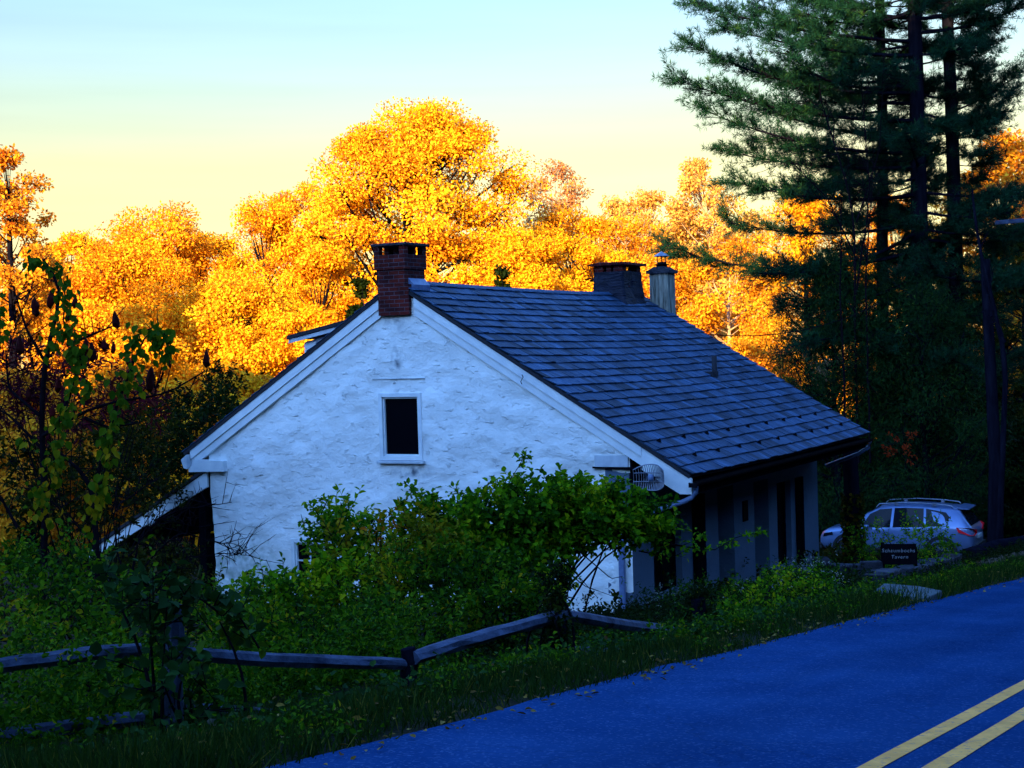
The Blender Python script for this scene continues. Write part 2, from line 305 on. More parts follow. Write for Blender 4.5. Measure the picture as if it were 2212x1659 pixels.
def stucco_mat(name, base, stains=(), bump=.9):
    """whitewashed rubble: smooth lime patches, dashes where stones show, stains of their own shape"""
    m, t, n, l = new_mat(name)
    tc = n('ShaderNodeTexCoord'); mp = n('ShaderNodeMapping'); mp.inputs['Scale'].default_value = (1, 1, 1.35); l(tc.outputs['Object'], mp.inputs[0])
    n1 = n('ShaderNodeTexNoise'); n1.inputs['Scale'].default_value = 1.1; n1.inputs['Detail'].default_value = 6; n1.inputs['Roughness'].default_value = .62; l(tc.outputs['Object'], n1.inputs['Vector'])
    r = ramp_node(n, [(.3, tuple(c * .86 for c in base)), (.5, base), (.75, tuple(min(.88, c * 1.06) for c in base))]); l(n1.outputs['Fac'], r.inputs[0])
    out = r.outputs[0]
    for (cx, cz, rx, rz, col, amt) in stains:
        ms = n('ShaderNodeMapping'); ms.vector_type = 'POINT'; ms.inputs['Location'].default_value = (-cx / rx, 0, -cz / rz); ms.inputs['Scale'].default_value = (1 / rx, 0, 1 / rz)
        l(tc.outputs['Object'], ms.inputs[0])
        ln = n('ShaderNodeVectorMath'); ln.operation = 'LENGTH'; l(ms.outputs[0], ln.inputs[0])
        mr = n('ShaderNodeMapRange'); mr.inputs[1].default_value = 1.0; mr.inputs[2].default_value = .15; mr.inputs[3].default_value = 0; mr.inputs[4].default_value = amt * 2; l(ln.outputs['Value'], mr.inputs[0])
        nz = n('ShaderNodeTexNoise'); nz.inputs['Scale'].default_value = 7; nz.inputs['Detail'].default_value = 7; l(tc.outputs['Object'], nz.inputs['Vector'])
        mrn = n('ShaderNodeMapRange'); mrn.inputs[1].default_value = .38; mrn.inputs[2].default_value = .66; l(nz.outputs['Fac'], mrn.inputs[0])
        mm = n('ShaderNodeMath'); mm.operation = 'MULTIPLY'; l(mr.outputs[0], mm.inputs[0]); l(mrn.outputs[0], mm.inputs[1]); mm.use_clamp = True
        mx = n('ShaderNodeMix'); mx.data_type = 'RGBA'; l(mm.outputs[0], mx.inputs[0]); l(out, mx.inputs[6]); mx.inputs[7].default_value = (*col, 1); out = mx.outputs[2]
    p = n('ShaderNodeBsdfPrincipled'); p.inputs['Roughness'].default_value = .9; p.inputs['Specular IOR Level'].default_value = .15
    l(out, p.inputs['Base Color'])
    nb = n('ShaderNodeTexNoise'); nb.inputs['Scale'].default_value = 1.9; nb.inputs['Detail'].default_value = 9; nb.inputs['Roughness'].default_value = .58; l(mp.outputs[0], nb.inputs['Vector'])
    b0 = n('ShaderNodeBump'); b0.inputs['Strength'].default_value = bump * .75; b0.inputs['Distance'].default_value = .10; l(nb.outputs['Fac'], b0.inputs['Height'])
    # sparse lips where stones stand out through the lime
    mp2 = n('ShaderNodeMapping'); mp2.inputs['Scale'].default_value = (1, 1, 2.7); mp2.inputs['Location'].default_value = (3.3, 0, 1.7); l(tc.outputs['Object'], mp2.inputs[0])
    nc = n('ShaderNodeTexNoise'); nc.inputs['Scale'].default_value = 4.6; nc.inputs['Detail'].default_value = 6; nc.inputs['Roughness'].default_value = .6; l(mp2.outputs[0], nc.inputs['Vector'])
    mc = n('ShaderNodeMapRange'); mc.inputs[1].default_value = .59; mc.inputs[2].default_value = .73; l(nc.outputs['Fac'], mc.inputs[0])
    b = n('ShaderNodeBump'); b.inputs['Strength'].default_value = bump; b.inputs['Distance'].default_value = .026; l(mc.outputs[0], b.inputs['Height']); l(b0.outputs[0], b.inputs['Normal'])
    n2 = n('ShaderNodeTexNoise'); n2.inputs['Scale'].default_value = 26; n2.inputs['Detail'].default_value = 5; l(tc.outputs['Object'], n2.inputs['Vector'])
    b2 = n('ShaderNodeBump'); b2.inputs['Strength'].default_value = .35; b2.inputs['Distance'].default_value = .012; l(n2.outputs['Fac'], b2.inputs['Height']); l(b.outputs[0], b2.inputs['Normal'])
    l(b2.outputs[0], p.inputs['Normal'])
    o = n('ShaderNodeOutputMaterial'); l(p.outputs[0], o.inputs[0]); return m
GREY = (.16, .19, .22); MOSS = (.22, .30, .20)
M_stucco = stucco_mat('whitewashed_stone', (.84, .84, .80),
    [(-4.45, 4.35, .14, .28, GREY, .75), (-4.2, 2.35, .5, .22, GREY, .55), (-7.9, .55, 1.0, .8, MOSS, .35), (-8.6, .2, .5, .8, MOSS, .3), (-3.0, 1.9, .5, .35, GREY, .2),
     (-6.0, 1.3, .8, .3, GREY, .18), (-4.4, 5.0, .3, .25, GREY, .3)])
M_stuccoshade = stucco_mat('shade_toned_whitewash', (.085, .125, .18), [], .6)  # white wall darkened in colour to stand for its deep shade
def stain_chimney():
    m = surf_mat('stained_whitewash', (.03, .035, .03), (.42, .42, .34), 4.5, stretch=(3, 3, .35), rough=.9, bump=.3, spec=.15); return m
M_chimwhite = stain_chimney()

# foliage: leaf colours, spread leaf by leaf
M_yellow = leaf_mat('golden_leaf', [(0, (.50, .12, .003)), (.3, (.78, .31, .005)), (.7, (.88, .43, .008)), (1, (.88, .53, .02))], .22, hue=.006)
M_orange = leaf_mat('orange_leaf', [(0, (.45, .11, .006)), (.4, (.68, .27, .008)), (1, (.82, .47, .02))], .22, hue=.006)
M_rust = leaf_mat('rusty_pink_leaf', [(0, (.36, .11, .03)), (.5, (.60, .24, .06)), (1, (.76, .42, .08))], .3)
M_pale = leaf_mat('thin_amber_leaf', [(0, (.60, .28, .04)), (1, (.85, .55, .10))], .35)
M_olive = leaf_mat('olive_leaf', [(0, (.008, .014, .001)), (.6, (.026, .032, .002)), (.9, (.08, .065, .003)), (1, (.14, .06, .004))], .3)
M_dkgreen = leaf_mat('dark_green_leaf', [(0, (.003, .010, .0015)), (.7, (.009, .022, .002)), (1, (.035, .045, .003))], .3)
M_shrub = leaf_mat('shrub_leaf', [(0, (.008, .034, .002)), (.4, (.034, .125, .003)), (.75, (.12, .28, .003)), (1, (.34, .38, .004))], .42)
M_under = leaf_mat('shade_toned_leaf', [(0, (.004, .022, .001)), (.4, (.020, .078, .002)), (.75, (.085, .19, .003)), (.92, (.18, .23, .003)), (1, (.32, .24, .004))], .4)  # shrub leaf darkened in colour to imitate the dimmer low growth
M_shrubyel = leaf_mat('yellowing_leaf', [(0, (.07, .10, .003)), (.5, (.18, .17, .003)), (.88, (.30, .20, .004)), (1, (.34, .09, .004))], .35)
M_bluegreen = leaf_mat('bramble_leaf', [(0, (.006, .026, .006)), (.7, (.016, .055, .009)), (1, (.05, .10, .006))], .25)
M_vine = leaf_mat('vine_leaf', [(0, (.02, .075, .003)), (.6, (.07, .13, .003)), (.85, (.27, .20, .003)), (1, (.36, .20, .004))], .4)
M_maroon = leaf_mat('maroon_leaf', [(0, (.035, .003, .008)), (.6, (.09, .006, .014)), (1, (.15, .025, .006))], .3)
M_cone = leaf_mat('fruit_cone_skin', [(0, (.02, .002, .003)), (1, (.07, .004, .004))], .0)
M_needle = leaf_mat('pine_needle', [(0, (.003, .022, .011)), (.7, (.009, .052, .022)), (1, (.045, .115, .016))], .2)
M_hemlock = leaf_mat('hemlock_needle', [(0, (.003, .017, .005)), (.7, (.010, .040, .008)), (1, (.04, .08, .006))], .2)
M_grass = leaf_mat('verge_grass', [(0, (.004, .018, .003)), (.7, (.019, .046, .004)), (1, (.12, .11, .012))], .3)
M_fallen = leaf_mat('fallen_leaf', [(0, (.06, .03, .006)), (.6, (.16, .10, .014)), (1, (.25, .17, .04))], .15)
M_flower = leaf_mat('white_aster', [(0, (.18, .19, .17)), (1, (.32, .33, .29))], .2)
M_redleaf = leaf_mat('red_leaf', [(0, (.18, .015, .004)), (1, (.32, .04, .006))], .3)
# ------------------------------------------------------------------ setting: ground, road, markings, yard
def axis_coords(lo, hi, step, mid, out):
    a = list(np.arange(lo, hi + 1e-6, step)); g = step
    while a[-1] < mid[1]: a.append(a[-1] + 1.6)
    while a[0] > mid[0]: a.insert(0, a[0] - 1.6)
    g = 2.0
    while a[-1] < out: g *= 1.28; a.append(a[-1] + g)
    g = 2.0
    while a[0] > -out: g *= 1.28; a.insert(0, a[0] - g)
    return np.array(a)
gx = axis_coords(-16, 22, .42, (-60, 60), 1600); gy = axis_coords(0, 44, .42, (-80, 100), 1600)
GX, GY = np.meshgrid(gx, gy); GZ = ground_z(GX, GY)
nx, ny = len(gx), len(gy)
idx = np.arange(nx * ny).reshape(ny, nx)
GF = np.stack([idx[:-1, :-1], idx[:-1, 1:], idx[1:, 1:], idx[1:, :-1]], -1).reshape(-1, 4)
ground = link(np_mesh('ground', np.stack([GX, GY, GZ], -1).reshape(-1, 3), GF, smooth_sh=True), 'ground', M_ground); tag(ground, kind='structure')

def strip(name, s0, s1, ws, dz, mat, step=.3, jit=0.0, seed=0):
    ss = np.arange(s0, s1 + step, step); V = []; k = len(ws)
    for s in ss:
        for j, w in enumerate(ws):
            wj = w
            if j == 0 or j == k - 1: wj += jit * float(fbm(s / 1.3, j * 7.7, seed, 3))
            x, y = xy(s, wj); V.append((x, y, float(road_z(s)) - .012 * abs(wj) + dz))
    i = np.arange(len(V)).reshape(len(ss), k)
    F = np.stack([i[:-1, :-1], i[1:, :-1], i[1:, 1:], i[:-1, 1:]], -1).reshape(-1, 4)
    return link(np_mesh(name, np.array(V), F, smooth_sh=True), name, mat)
tag(strip('road', -20, 130, [-3.1, -2, -1, 0, 1, 2, 2.62], .03, M_asphalt, jit=.12, seed=4), kind='structure')
for wc in (-.135, .135):
    o = strip('road_marking', -16, 90, [wc - .05, wc, wc + .05], .0345, M_line, jit=.012, seed=int(90 + wc * 100)); tag(o, kind='structure')
def patch(name, pts, mat, dz=.03, n=14):
    """small ground sheet following the terrain, outline given in ground x,y"""
    c = sum((Vector(p) for p in pts), Vector((0, 0))) / len(pts); V = []; F = []
    ring = []
    for i in range(len(pts)):
        a, b = Vector(pts[i]), Vector(pts[(i + 1) % len(pts)])
        for k in range(4): ring.append(a.lerp(b, k / 4))
    m = len(ring)
    for t in range(1, 9):
        for q in ring:
            p = c.lerp(q, t / 8 * (1 + .10 * float(vnoise(q.x * 3, q.y * 3, 5)))); V.append((p.x, p.y, float(ground_z(p.x, p.y)) + dz))
    V.append((c.x, c.y, float(ground_z(c.x, c.y)) + dz))
    for t in range(7):
        for k in range(m): F.append((t * m + k, t * m + (k + 1) % m, (t + 1) * m + (k + 1) % m, (t + 1) * m + k))
    for k in range(m): F.append((len(V) - 1, (k + 1) % m, k, k))
    F = [f if f[2] != f[3] else (f[0], f[1], f[2]) for f in F]
    me = bpy.data.meshes.new(name); me.from_pydata(V, [], F); me.update()
    return link(me, name, mat)
tag(patch('gravel_drive', [xy(21, 3.2), xy(46, 3.0), xy(46, 14), xy(38, 20), xy(29, 16), xy(25, 7.5)], M_gravel), kind='structure')
# flagstone by the kerb
fx, fy = xy(10.1, 2.95)
fl = MB(); fl.prism([(-.34, -.30), (.30, -.33), (.36, .22), (.05, .33), (-.36, .26)], -.06, .05, axis='z')
fo = fl.build('flagstone', M_concrete, bevel=.015); fo.location = (fx, fy, float(ground_z(fx, fy)) + .07); fo.rotation_euler = (0.02, .06, math.radians(-30))
tag(fo, 'flat grey stepping slab lying at the grassy road edge', 'paving slab')

# ------------------------------------------------------------------ the old house
G0 = Vector((1.89, 24.0, -4.4)); HROT = math.radians(-28.4)
house = thing('stone_house', 'old whitewashed stone house with slate gable roof below the road', 'house', G0, HROT)
HM = Matrix.Translation(G0) @ Matrix.Rotation(HROT, 4, 'Z')
WID, LEN, RIDGE, PITCH = 8.80, 10.4, 5.72, .612
XR = -4.38
def roof_z(x): return RIDGE - PITCH * abs(x - XR)
# gable wall: relief grid with the window holes left out
def wall_gable():
    xs = np.linspace(-WID, 0, 200); nr = 150
    ztop = np.array([roof_z(x) - .14 for x in xs]); zb = -1.0
    t = np.linspace(0, 1, nr)
    X = np.repeat(xs[None, :], nr, 0); Z = zb + t[:, None] * (ztop[None, :] - zb)
    D = fbm(X / .42, Z / .26, 31, 4) * .030 + fbm(X / .9, Z / .7, 55, 3) * .055
    edge = np.minimum(X + WID, -X); D = D * smooth(0, .15, edge)
    Y = D.copy()
    # battered, wavering left corner
    X = X + (np.exp(-((X + WID) / .25)) * (fbm(Z / .5, 0 * Z, 77, 3) * .07 + .05 * (1 - Z / 2.5).clip(-1, 1.4)))
    V = np.stack([X, Y, Z], -1).reshape(-1, 3)
    i = np.arange(nr * 200).reshape(nr, 200)
    F = np.stack([i[:-1, :-1], i[:-1, 1:], i[1:, 1:], i[1:, :-1]], -1).reshape(-1, 4)
    c = V[F].mean(1)
    hole = ((c[:, 0] > -4.82) & (c[:, 0] < -4.0) & (c[:, 2] > 2.56) & (c[:, 2] < 3.70)) | ((c[:, 0] > -6.84) & (c[:, 0] < -5.86) & (c[:, 2] > -.38) & (c[:, 2] < 1.0))
    return np_mesh('gable_wall', V, F[~hole], smooth_sh=True)
gw = link(wall_gable(), 'gable_wall', M_stucco, house)
# front wall (towards the road) with its openings and reveals
OPEN = [(.88, 2.15, .18, 1.75), (4.0, 4.87, -.85, 1.72), (6.05, 6.95, -.9, 1.66), (7.5, 8.42, -.28, 1.5)]
fwb = MB()
ys = [.0] + [v for o in OPEN for v in o[:2]] + [LEN]
for k in range(0, len(ys), 2):
    fwb.box((-.45, ys[k], -1.3), (.0, ys[k + 1], 2.75))
for (a, b, z0, z1) in OPEN:
    fwb.box((-.45, a, z1), (-.002, b, 2.75)); fwb.box((-.45, a, -1.3), (-.002, b, z0))
fwb.build('front_wall', M_stuccoshade, house)
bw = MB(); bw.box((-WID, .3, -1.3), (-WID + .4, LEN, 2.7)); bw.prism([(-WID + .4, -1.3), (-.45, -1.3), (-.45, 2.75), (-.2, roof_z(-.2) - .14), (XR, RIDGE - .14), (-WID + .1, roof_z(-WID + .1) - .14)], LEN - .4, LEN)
bw.build('rear_wall', M_stuccoshade, house)
vd = MB(); vd.box((-WID + .45, .36, -1.2), (-.5, LEN - .45, -1.1)); vd.box((-WID + .45, .36, 2.45), (-.5, LEN - .45, 2.5)); vd.box((-3.6, .40, -1.1), (-3.5, LEN - .5, 2.4))
vd.build('inner_floor', M_void, house)
at_ = MB(); at_.prism([(-7.6, 2.52), (-1.2, 2.52), (XR, 4.9)], 2.0, 2.1); at_.build('attic_partition', M_void, house)

# roof: right slope slated piece by piece, with a slight sag
def sag(x, y): return -.045 * math.sin(math.pi * np.clip(y / 10.6, 0, 1)) * (1 - .3 * abs(x - XR) / 5.5) + .02 * float(vnoise(y / 2.2, x / 1.7, 12))
CY0, CY1 = -.10, 10.75
cosp = 1 / math.sqrt(1 + PITCH * PITCH); sinp = PITCH * cosp
def slope_pt(side, dist, y, lift=0.0):
    x = XR + side * dist * cosp
    return Vector((x + side * lift * sinp, y, RIDGE - dist * sinp + lift * cosp + sag(x, y)))
rs = MB(); rnd = random.Random(5)
LR = 6.45; expo = .252; nrow = int(round(LR / expo))
for r in range(nrow):
    lo = LR - r * expo; hi = lo - expo - .05
    if hi < 0: hi = 0.0
    y = CY0 - (.0 if r % 2 else .17)
    while y < CY1:
        w = rnd.choice((.16, .19, .22, .26, .30)); a, b = max(y, CY0), min(y + w - .006, CY1)
        if b - a > .03:
            d0 = lo + rnd.uniform(-.008, .012); t = min(.97, max(.02, .45 + rnd.gauss(0, .26))); tl = .034 + rnd.uniform(-.004, .014)
            jw = rnd.uniform(-.006, .006)
            top = [slope_pt(1, d0, a, tl), slope_pt(1, d0 + jw, b, tl), slope_pt(1, hi, b, .008), slope_pt(1, hi, a, .008)]
            bot = [slope_pt(1, d0, a, tl - .016), slope_pt(1, d0 + jw, b, tl - .016), slope_pt(1, hi, b, -.004), slope_pt(1, hi, a, -.004)]
            rs.add(top + bot, [(0, 1, 2, 3), (4, 5, 1, 0), (5, 6, 2, 1), (7, 4, 0, 3)], t)
        y += w
roof = rs.build('slate_roof', M_slate, house)
# underlay + left slope
ul = MB()
for side, ln in ((1, 6.42), (-1, 5.86)):
    n = 12
    for i in range(n):
        a, b = CY0 + (CY1 - CY0) * i / n, CY0 + (CY1 - CY0) * (i + 1) / n
        ul.add([slope_pt(side, 0, a, -.01), slope_pt(side, 0, b, -.01), slope_pt(side, ln, b, -.01), slope_pt(side, ln, a, -.01),
                slope_pt(side, 0, a, -.07), slope_pt(side, 0, b, -.07), slope_pt(side, ln, b, -.07), slope_pt(side, ln, a, -.07)],
               [(0, 1, 2, 3), (7, 6, 5, 4), (0, 3, 7, 4), (2, 1, 5, 6), (3, 2, 6, 7)])
ul.build('roof_deck', M_slatedark, house)
lsl = MB()
for r in range(23):
    lo = 5.88 - r * .255; hi = max(0, lo - .3)
    for i in range(12):
        a, b = CY0 + (CY1 - CY0) * i / 12, CY0 + (CY1 - CY0) * (i + 1) / 12
        lsl.add([slope_pt(-1, lo, a, .03), slope_pt(-1, lo, b, .03), slope_pt(-1, hi, b, .004), slope_pt(-1, hi, a, .004), slope_pt(-1, lo, a, .008), slope_pt(-1, lo, b, .008)], [(3, 2, 1, 0), (0, 1, 5, 4), (0, 4, 3)], .45)
lsl.build('rear_slope_slates', M_slate, house)
rc = MB(); prev = None
rc.add([slope_pt(s_, d_, y_, .036) for y_ in np.linspace(CY0 + .8, CY1, 24) for s_, d_ in ((-1, .13), (1, 0), (1, .12))],
       [(i * 3 + k, i * 3 + k + 1, i * 3 + k + 4, i * 3 + k + 3) for i in range(23) for k in range(2)], .55)
rc.build('ridge_capping', M_slate, house)
# snow guards in two rows on the slates
for dist, y0 in ((5.55, .45), (6.05, .95)):
    for k in range(9):
        p = slope_pt(1, dist, y0 + k * 1.1, .035); sg = MB()
        sg.add([p + Vector(v) for v in ((0, -.02, 0), (0, .02, 0), (-.02, .02, .07), (-.02, -.02, .07), (-.10, -.006, .02), (-.10, .006, .02))], [(0, 1, 2, 3), (3, 2, 5, 4), (0, 3, 4), (1, 5, 2)])
        sg.build('snow_guard', M_black, house)
# vent pipe on the slope
vp = slope_pt(1, 3.72, 7.25, 0); v_ = MB(); v_.lathe([(.055, -.1), (.055, .46), (.045, .46), (.045, .3)], vp, 12); v_.box((vp.x - .16, vp.y - .17, vp.z - .08), (vp.x + .02, vp.y + .17, vp.z + .13))
v_.build('vent_pipe', M_slatedark, house)

# verge boards: two stepped planks under each slope, plus returns at the eaves
def rake_pts(side, d0, d1, up, dn):
    f = lambda d, o: (XR + side * d * cosp - side * (-o) * sinp * 0, RIDGE - d * sinp + o)
    return [f(d0, up), f(d1, up), f(d1, dn), f(d0, dn)]
def rake(side, d0, d1, up, dn, y0, y1, name, m=M_white):
    b = MB(); b.prism(rake_pts(side, d0, d1, up, dn), y0, y1); return b.build(name, m, house)
for side, d1 in ((1, 5.42), (-1, 5.66)):
    rake(side, .42, d1, -.075, -.245, -.085, .03, 'verge_board'); rake(side, .42, d1, -.247, -.40, -.06, .03, 'verge_board')
rb = MB(); e0 = 5.425; zz = lambda d: RIDGE - d * sinp; xx = lambda d: XR + d * cosp
rb.prism([(xx(e0), zz(e0) - .075), (xx(6.42), zz(6.42) - .075), (xx(6.42), zz(6.42) - .32), (xx(6.42) - .20, zz(6.42) - .32), (xx(e0), zz(e0) - .46)], -.08, -.02)
rb.build('eave_board', M_white, house)
ret = MB(); ret.prism([(-9.22, 2.28), (-8.38, 2.30), (-8.38, 2.50), (-8.95, 2.52), (-9.22, 2.36)], -.13, .04)
ret.build('eave_return', M_white, house)
re2 = MB(); re2.prism([(-.66, 2.445), (.10, 2.42), (.10, 2.47), (-.66, 2.47)], -.05, .03); re2.build('eave_return', M_darkwood, house)
re3 = MB(); re3.box((-.62, -.035, 2.47), (-.02, .05, 2.66)); re3.build('eave_return', M_whitedim, house)
# rear eave end: small boxed soffit at the left tip
be = MB(); be.prism([(-9.36, 2.52), (-9.22, 2.62), (-9.22, 2.34), (-9.30, 2.36)], -.18, .6); be.build('eave_box', M_whitedim, house)
# soffit and gutter along the road side
sf = MB(); sf.box((.0, -.05, 2.22), (1.06, 10.6, 2.25)); sf.box((1.02, -.05, 2.04), (1.07, 10.6, 2.24)); sf.box((-.02, .0, 2.25), (.04, 10.4, 2.74)); sf.build('soffit', M_darkwood, house)
gt = MB(); n = 8
for i in range(n): 
    a0, a1 = math.pi + math.pi * i / n, math.pi + math.pi * (i + 1) / n
    q = lambda a, y: (1.15 + .075 * math.cos(a), y, 2.24 + .075 * math.sin(a))
    gt.add([q(a0, -.16), q(a1, -.16), q(a1, 10.7), q(a0, 10.7)], [(0, 1, 2, 3)], .5, True)
gt.box((1.08, -.165, 2.165), (1.225, -.155, 2.24)); gt.build('gutter', M_black, house)
dpb = MB(); dpb.tube([(1.15, -.03, 2.20), (1.14, -.02, 2.08), (1.08, -.02, 2.00), (.95, -.01, 1.93), (.50, .03, 1.78), (.24, .05, 1.69)], .045, 10); dpb.build('downspout', M_galv, house)
dp2 = MB(); dp2.tube([(1.15, 10.65, 2.18), (1.12, 10.65, 2.05), (.9, 10.6, 1.9), (.16, 10.55, 1.62)], .045, 8); dp2.build('downspout', M_galv, house)
dp3 = MB(); dp3.box((-.20, -.135, -.9), (-.10, -.055, 1.60)); dp3.build('downspout', M_galv, house, bevel=.015)

# windows of the gable
def window(x0, x1, z0, z1, fw, mull=None, sill=True, y=-.03):
    f = MB()
    f.box((x0, y, z0), (x0 + fw, y + .14, z1)); f.box((x1 - fw, y, z0), (x1, y + .14, z1)); f.box((x0 + fw, y + .002, z1 - fw), (x1 - fw, y + .14, z1)); f.box((x0 + fw, y + .002, z0), (x1 - fw, y + .14, z0 + fw))
    # inner sash set back
    i0, i1, j0, j1 = x0 + fw, x1 - fw, z0 + fw, z1 - fw; s = .03
    f.box((i0, y + .04, j0), (i0 + s, y + .12, j1)); f.box((i1 - s, y + .04, j0), (i1, y + .12, j1)); f.box((i0 + s, y + .042, j0), (i1 - s, y + .12, j0 + s)); f.box((i0 + s, y + .042, j1 - s), (i1 - s, y + .12, j1))
    w = f.build('window', M_white, house, bevel=.006)
    g = MB(); g.box((i0 + s, y + .085, j0 + s), (i1 - s, y + .095, j1 - s)); g.build('pane', M_glass, w)
    if mull:
        m = MB()
        for fx_ in mull[0]: m.box((i0 + (i1 - i0) * fx_ - .014, y + .055, j0 + s), (i0 + (i1 - i0) * fx_ + .014, y + .083, j1 - s))
        for fz_ in mull[1]: m.box((i0 + s, y + .057, j0 + (j1 - j0) * fz_ - .014), (i1 - s, y + .082, j0 + (j1 - j0) * fz_ + .014))
        m.build('glazing_bars', M_white, w)
    if sill:
        b = MB(); b.prism([(y - .05, z0 - .055), (y - .05, z0 - .012), (y + .1, z0 + .004), (y + .1, z0 - .055)], x0 - .04, x1 + .04, axis='x'); b.build('sill', M_whitedim, w, bevel=.005)
    return w
window(-4.87, -3.97, 2.54, 3.74, .075)
window(-6.91, -5.80, -.42, 1.06, .075, ((.33, .66), (.25, .5, .75)))
lt = MB(); lt.box((-4.98, -.02, 3.99), (-3.9, .03, 4.0)); lt.build('lintel_edge', M_whitedim, house)
hk = MB(); hk.tube([(-1.86, -.165, 4.02), (-1.83, -.19, 3.98), (-1.85, -.2, 3.94), (-1.88, -.19, 3.90), (-1.86, -.18, 3.86)], .008, 5); hk.build('iron_hook', M_black, house)
# front openings: doors, shutters, sashes
def door(y0, y1, z0, z1):
    d = MB(); n = 4
    for i in range(n): d.box((-.44, y0 + (y1 - y0) * i / n + .006, z0), (-.40, y0 + (y1 - y0) * (i + 1) / n - .006, z1))
    o = d.build('door', M_darkwood, house); h = MB(); h.lathe([(0, .03), (.03, .02), (.03, -.02), (0, -.03)], (-.38, y0 + .1, z0 + 1.0), 8); h.build('handle', M_black, o)
door(4.0, 4.87, -.85, 1.72); door(6.05, 6.95, -.9, 1.66)
def fwin(y0, y1, z0, z1):
    f = MB(); t = .06
    f.box((-.2, y0, z0), (-.12, y0 + t, z1)); f.box((-.2, y1 - t, z0), (-.12, y1, z1)); f.box((-.2, y0 + t, z1 - t), (-.121, y1 - t, z1)); f.box((-.2, y0 + t, z0), (-.121, y1 - t, z0 + t))
    f.box((-.19, (y0 + y1) / 2 - .02, z0 + t), (-.13, (y0 + y1) / 2 + .02, z1 - t)); f.box((-.188, y0 + t, (z0 + z1) / 2 - .02), (-.132, y1 - t, (z0 + z1) / 2 + .02))
    o = f.build('window', M_darkwood, house); g = MB(); g.box((-.165, y0 + t, z0 + t), (-.158, y1 - t, z1 - t)); g.build('pane', M_glass, o)
    s = MB(); s.box((-.1, y0 - .06, z0 - .05), (.05, y1 + .06, z0 - .002)); s.build('sill', M_stuccoshade, o)
fwin(.88, 2.15, .18, 1.75); fwin(7.5, 8.42, -.28, 1.5)
for (a, b, z0, z1) in ((2.66, 3.22, .15, 1.72), (8.72, 9.2, -.3, 1.5)):
    s = MB(); s.box((.012, a, z0), (.05, b, z1))
    for k in range(9):
        zk = z0 + .08 + (z1 - z0 - .16) * k / 9; s.box((.05, a + .06, zk), (.066, b - .06, zk + .06))
    s.build('shutter', M_darkwood, house)
nb = MB(); nb.box((.002, 5.35, .95), (.03, 5.62, 1.35)); nb.build('wall_plaque', M_black, house)
# chimneys
def chimney_brick():
    b = MB(); x0, x1, y0, y1 = -4.76, -4.17, -.115, .55
    b.box((-4.745, -.112, 5.12), (-4.105, .3, 5.66)); b.box((x0, y0, 5.662), (x1, y1, 5.93))
    b.box((x0 - .03, y0 - .03, 5.931), (x1 + .03, y1 + .03, 6.19))
    zt = 6.19; t = .115
    for (a, c) in ((x0 - .03, y0 - .03), (x1 + .03 - t, y0 - .03), (x0 - .03, y1 + .03 - t), (x1 + .03 - t, y1 + .03 - t)): b.box((a, c, zt), (a + t, c + t, 6.345))
    xm = (x0 + x1) / 2 + .06
    b.box((xm - .05, y1 + .03 - t, zt), (xm + .05, y1 + .028, 6.345)); b.box((x0 - .028, .2, zt), (x0 + .08, .33, 6.345))
    o = b.build('chimney', M_brick, house)
    c = MB(); c.box((x0 - .07, y0 - .07, 6.347), (x1 + .07, y1 + .07, 6.395)); c.build('cap', M_concrete if False else M_stone, o, bevel=.01)
    f = MB(); f.prism([(-4.168, RIDGE - .12), (-4.07, RIDGE - .20), (-4.06, RIDGE - .07), (-4.168, RIDGE + .05)], .0, .555); f.build('flashing', M_galv, o)
chimney_brick()
def chimney_tarp():
    o = MB(); x0, x1, y0, y1 = -4.72, -4.02, 8.95, 10.0
    o.box((x0, y0, 5.0), (x1, y1, 6.14)); t = .22; zt = 6.14
    for (a, c) in ((x0, y0), (x1 - t, y0), (x0, y1 - t), (x1 - t, y1 - t)): o.box((a, c, zt), (a + t, c + t, 6.34))
    o.box((x0 + .3, y0 + .001, zt), (x0 + .42, y0 + .2, 6.34))
    ch = o.build('chimney', M_brick, house)
    c = MB(); c.prism([(x0 - .12, 6.342), (x1 + .12, 6.342), (x1 + .1, 6.40), (x0 + .2, 6.415), (x0 - .1, 6.385)], y0 - .12, y1 + .12); c.build('cap', M_brick, ch)
    # tarpaulin wrapped round the stack, flaring to the roof, wrinkled
    n, m = 64, 22; V = []
    for j in range(m):
        t_ = j / (m - 1); z = 6.20 - t_ * 1.05; fl = .02 + .16 * smooth(.3, 1, t_)
        for k in range(n):
            a = 2 * math.pi * k / n; ca, sa = math.cos(a), math.sin(a); q = max(abs(ca), abs(sa)); ux, uy = ca / q, sa / q
            w = float(fbm(k / 9 + 40, z * 7, 8, 3)) * .05
            V.append(((x0 + x1) / 2 + ux * ((x1 - x0) / 2 + fl + w), (y0 + y1) / 2 + uy * ((y1 - y0) / 2 + fl * .9 + w), z + .03 * float(vnoise(k / 5, 0, 3)) * (j == 0)))
    F = [(j * n + k, (j + 1) * n + k, (j + 1) * n + (k + 1) % n, j * n + (k + 1) % n) for j in range(m - 1) for k in range(n)]
    link(np_mesh('tarpaulin', np.array(V), np.array(F), smooth_sh=True), 'tarpaulin', M_tarp, ch)
chimney_tarp()
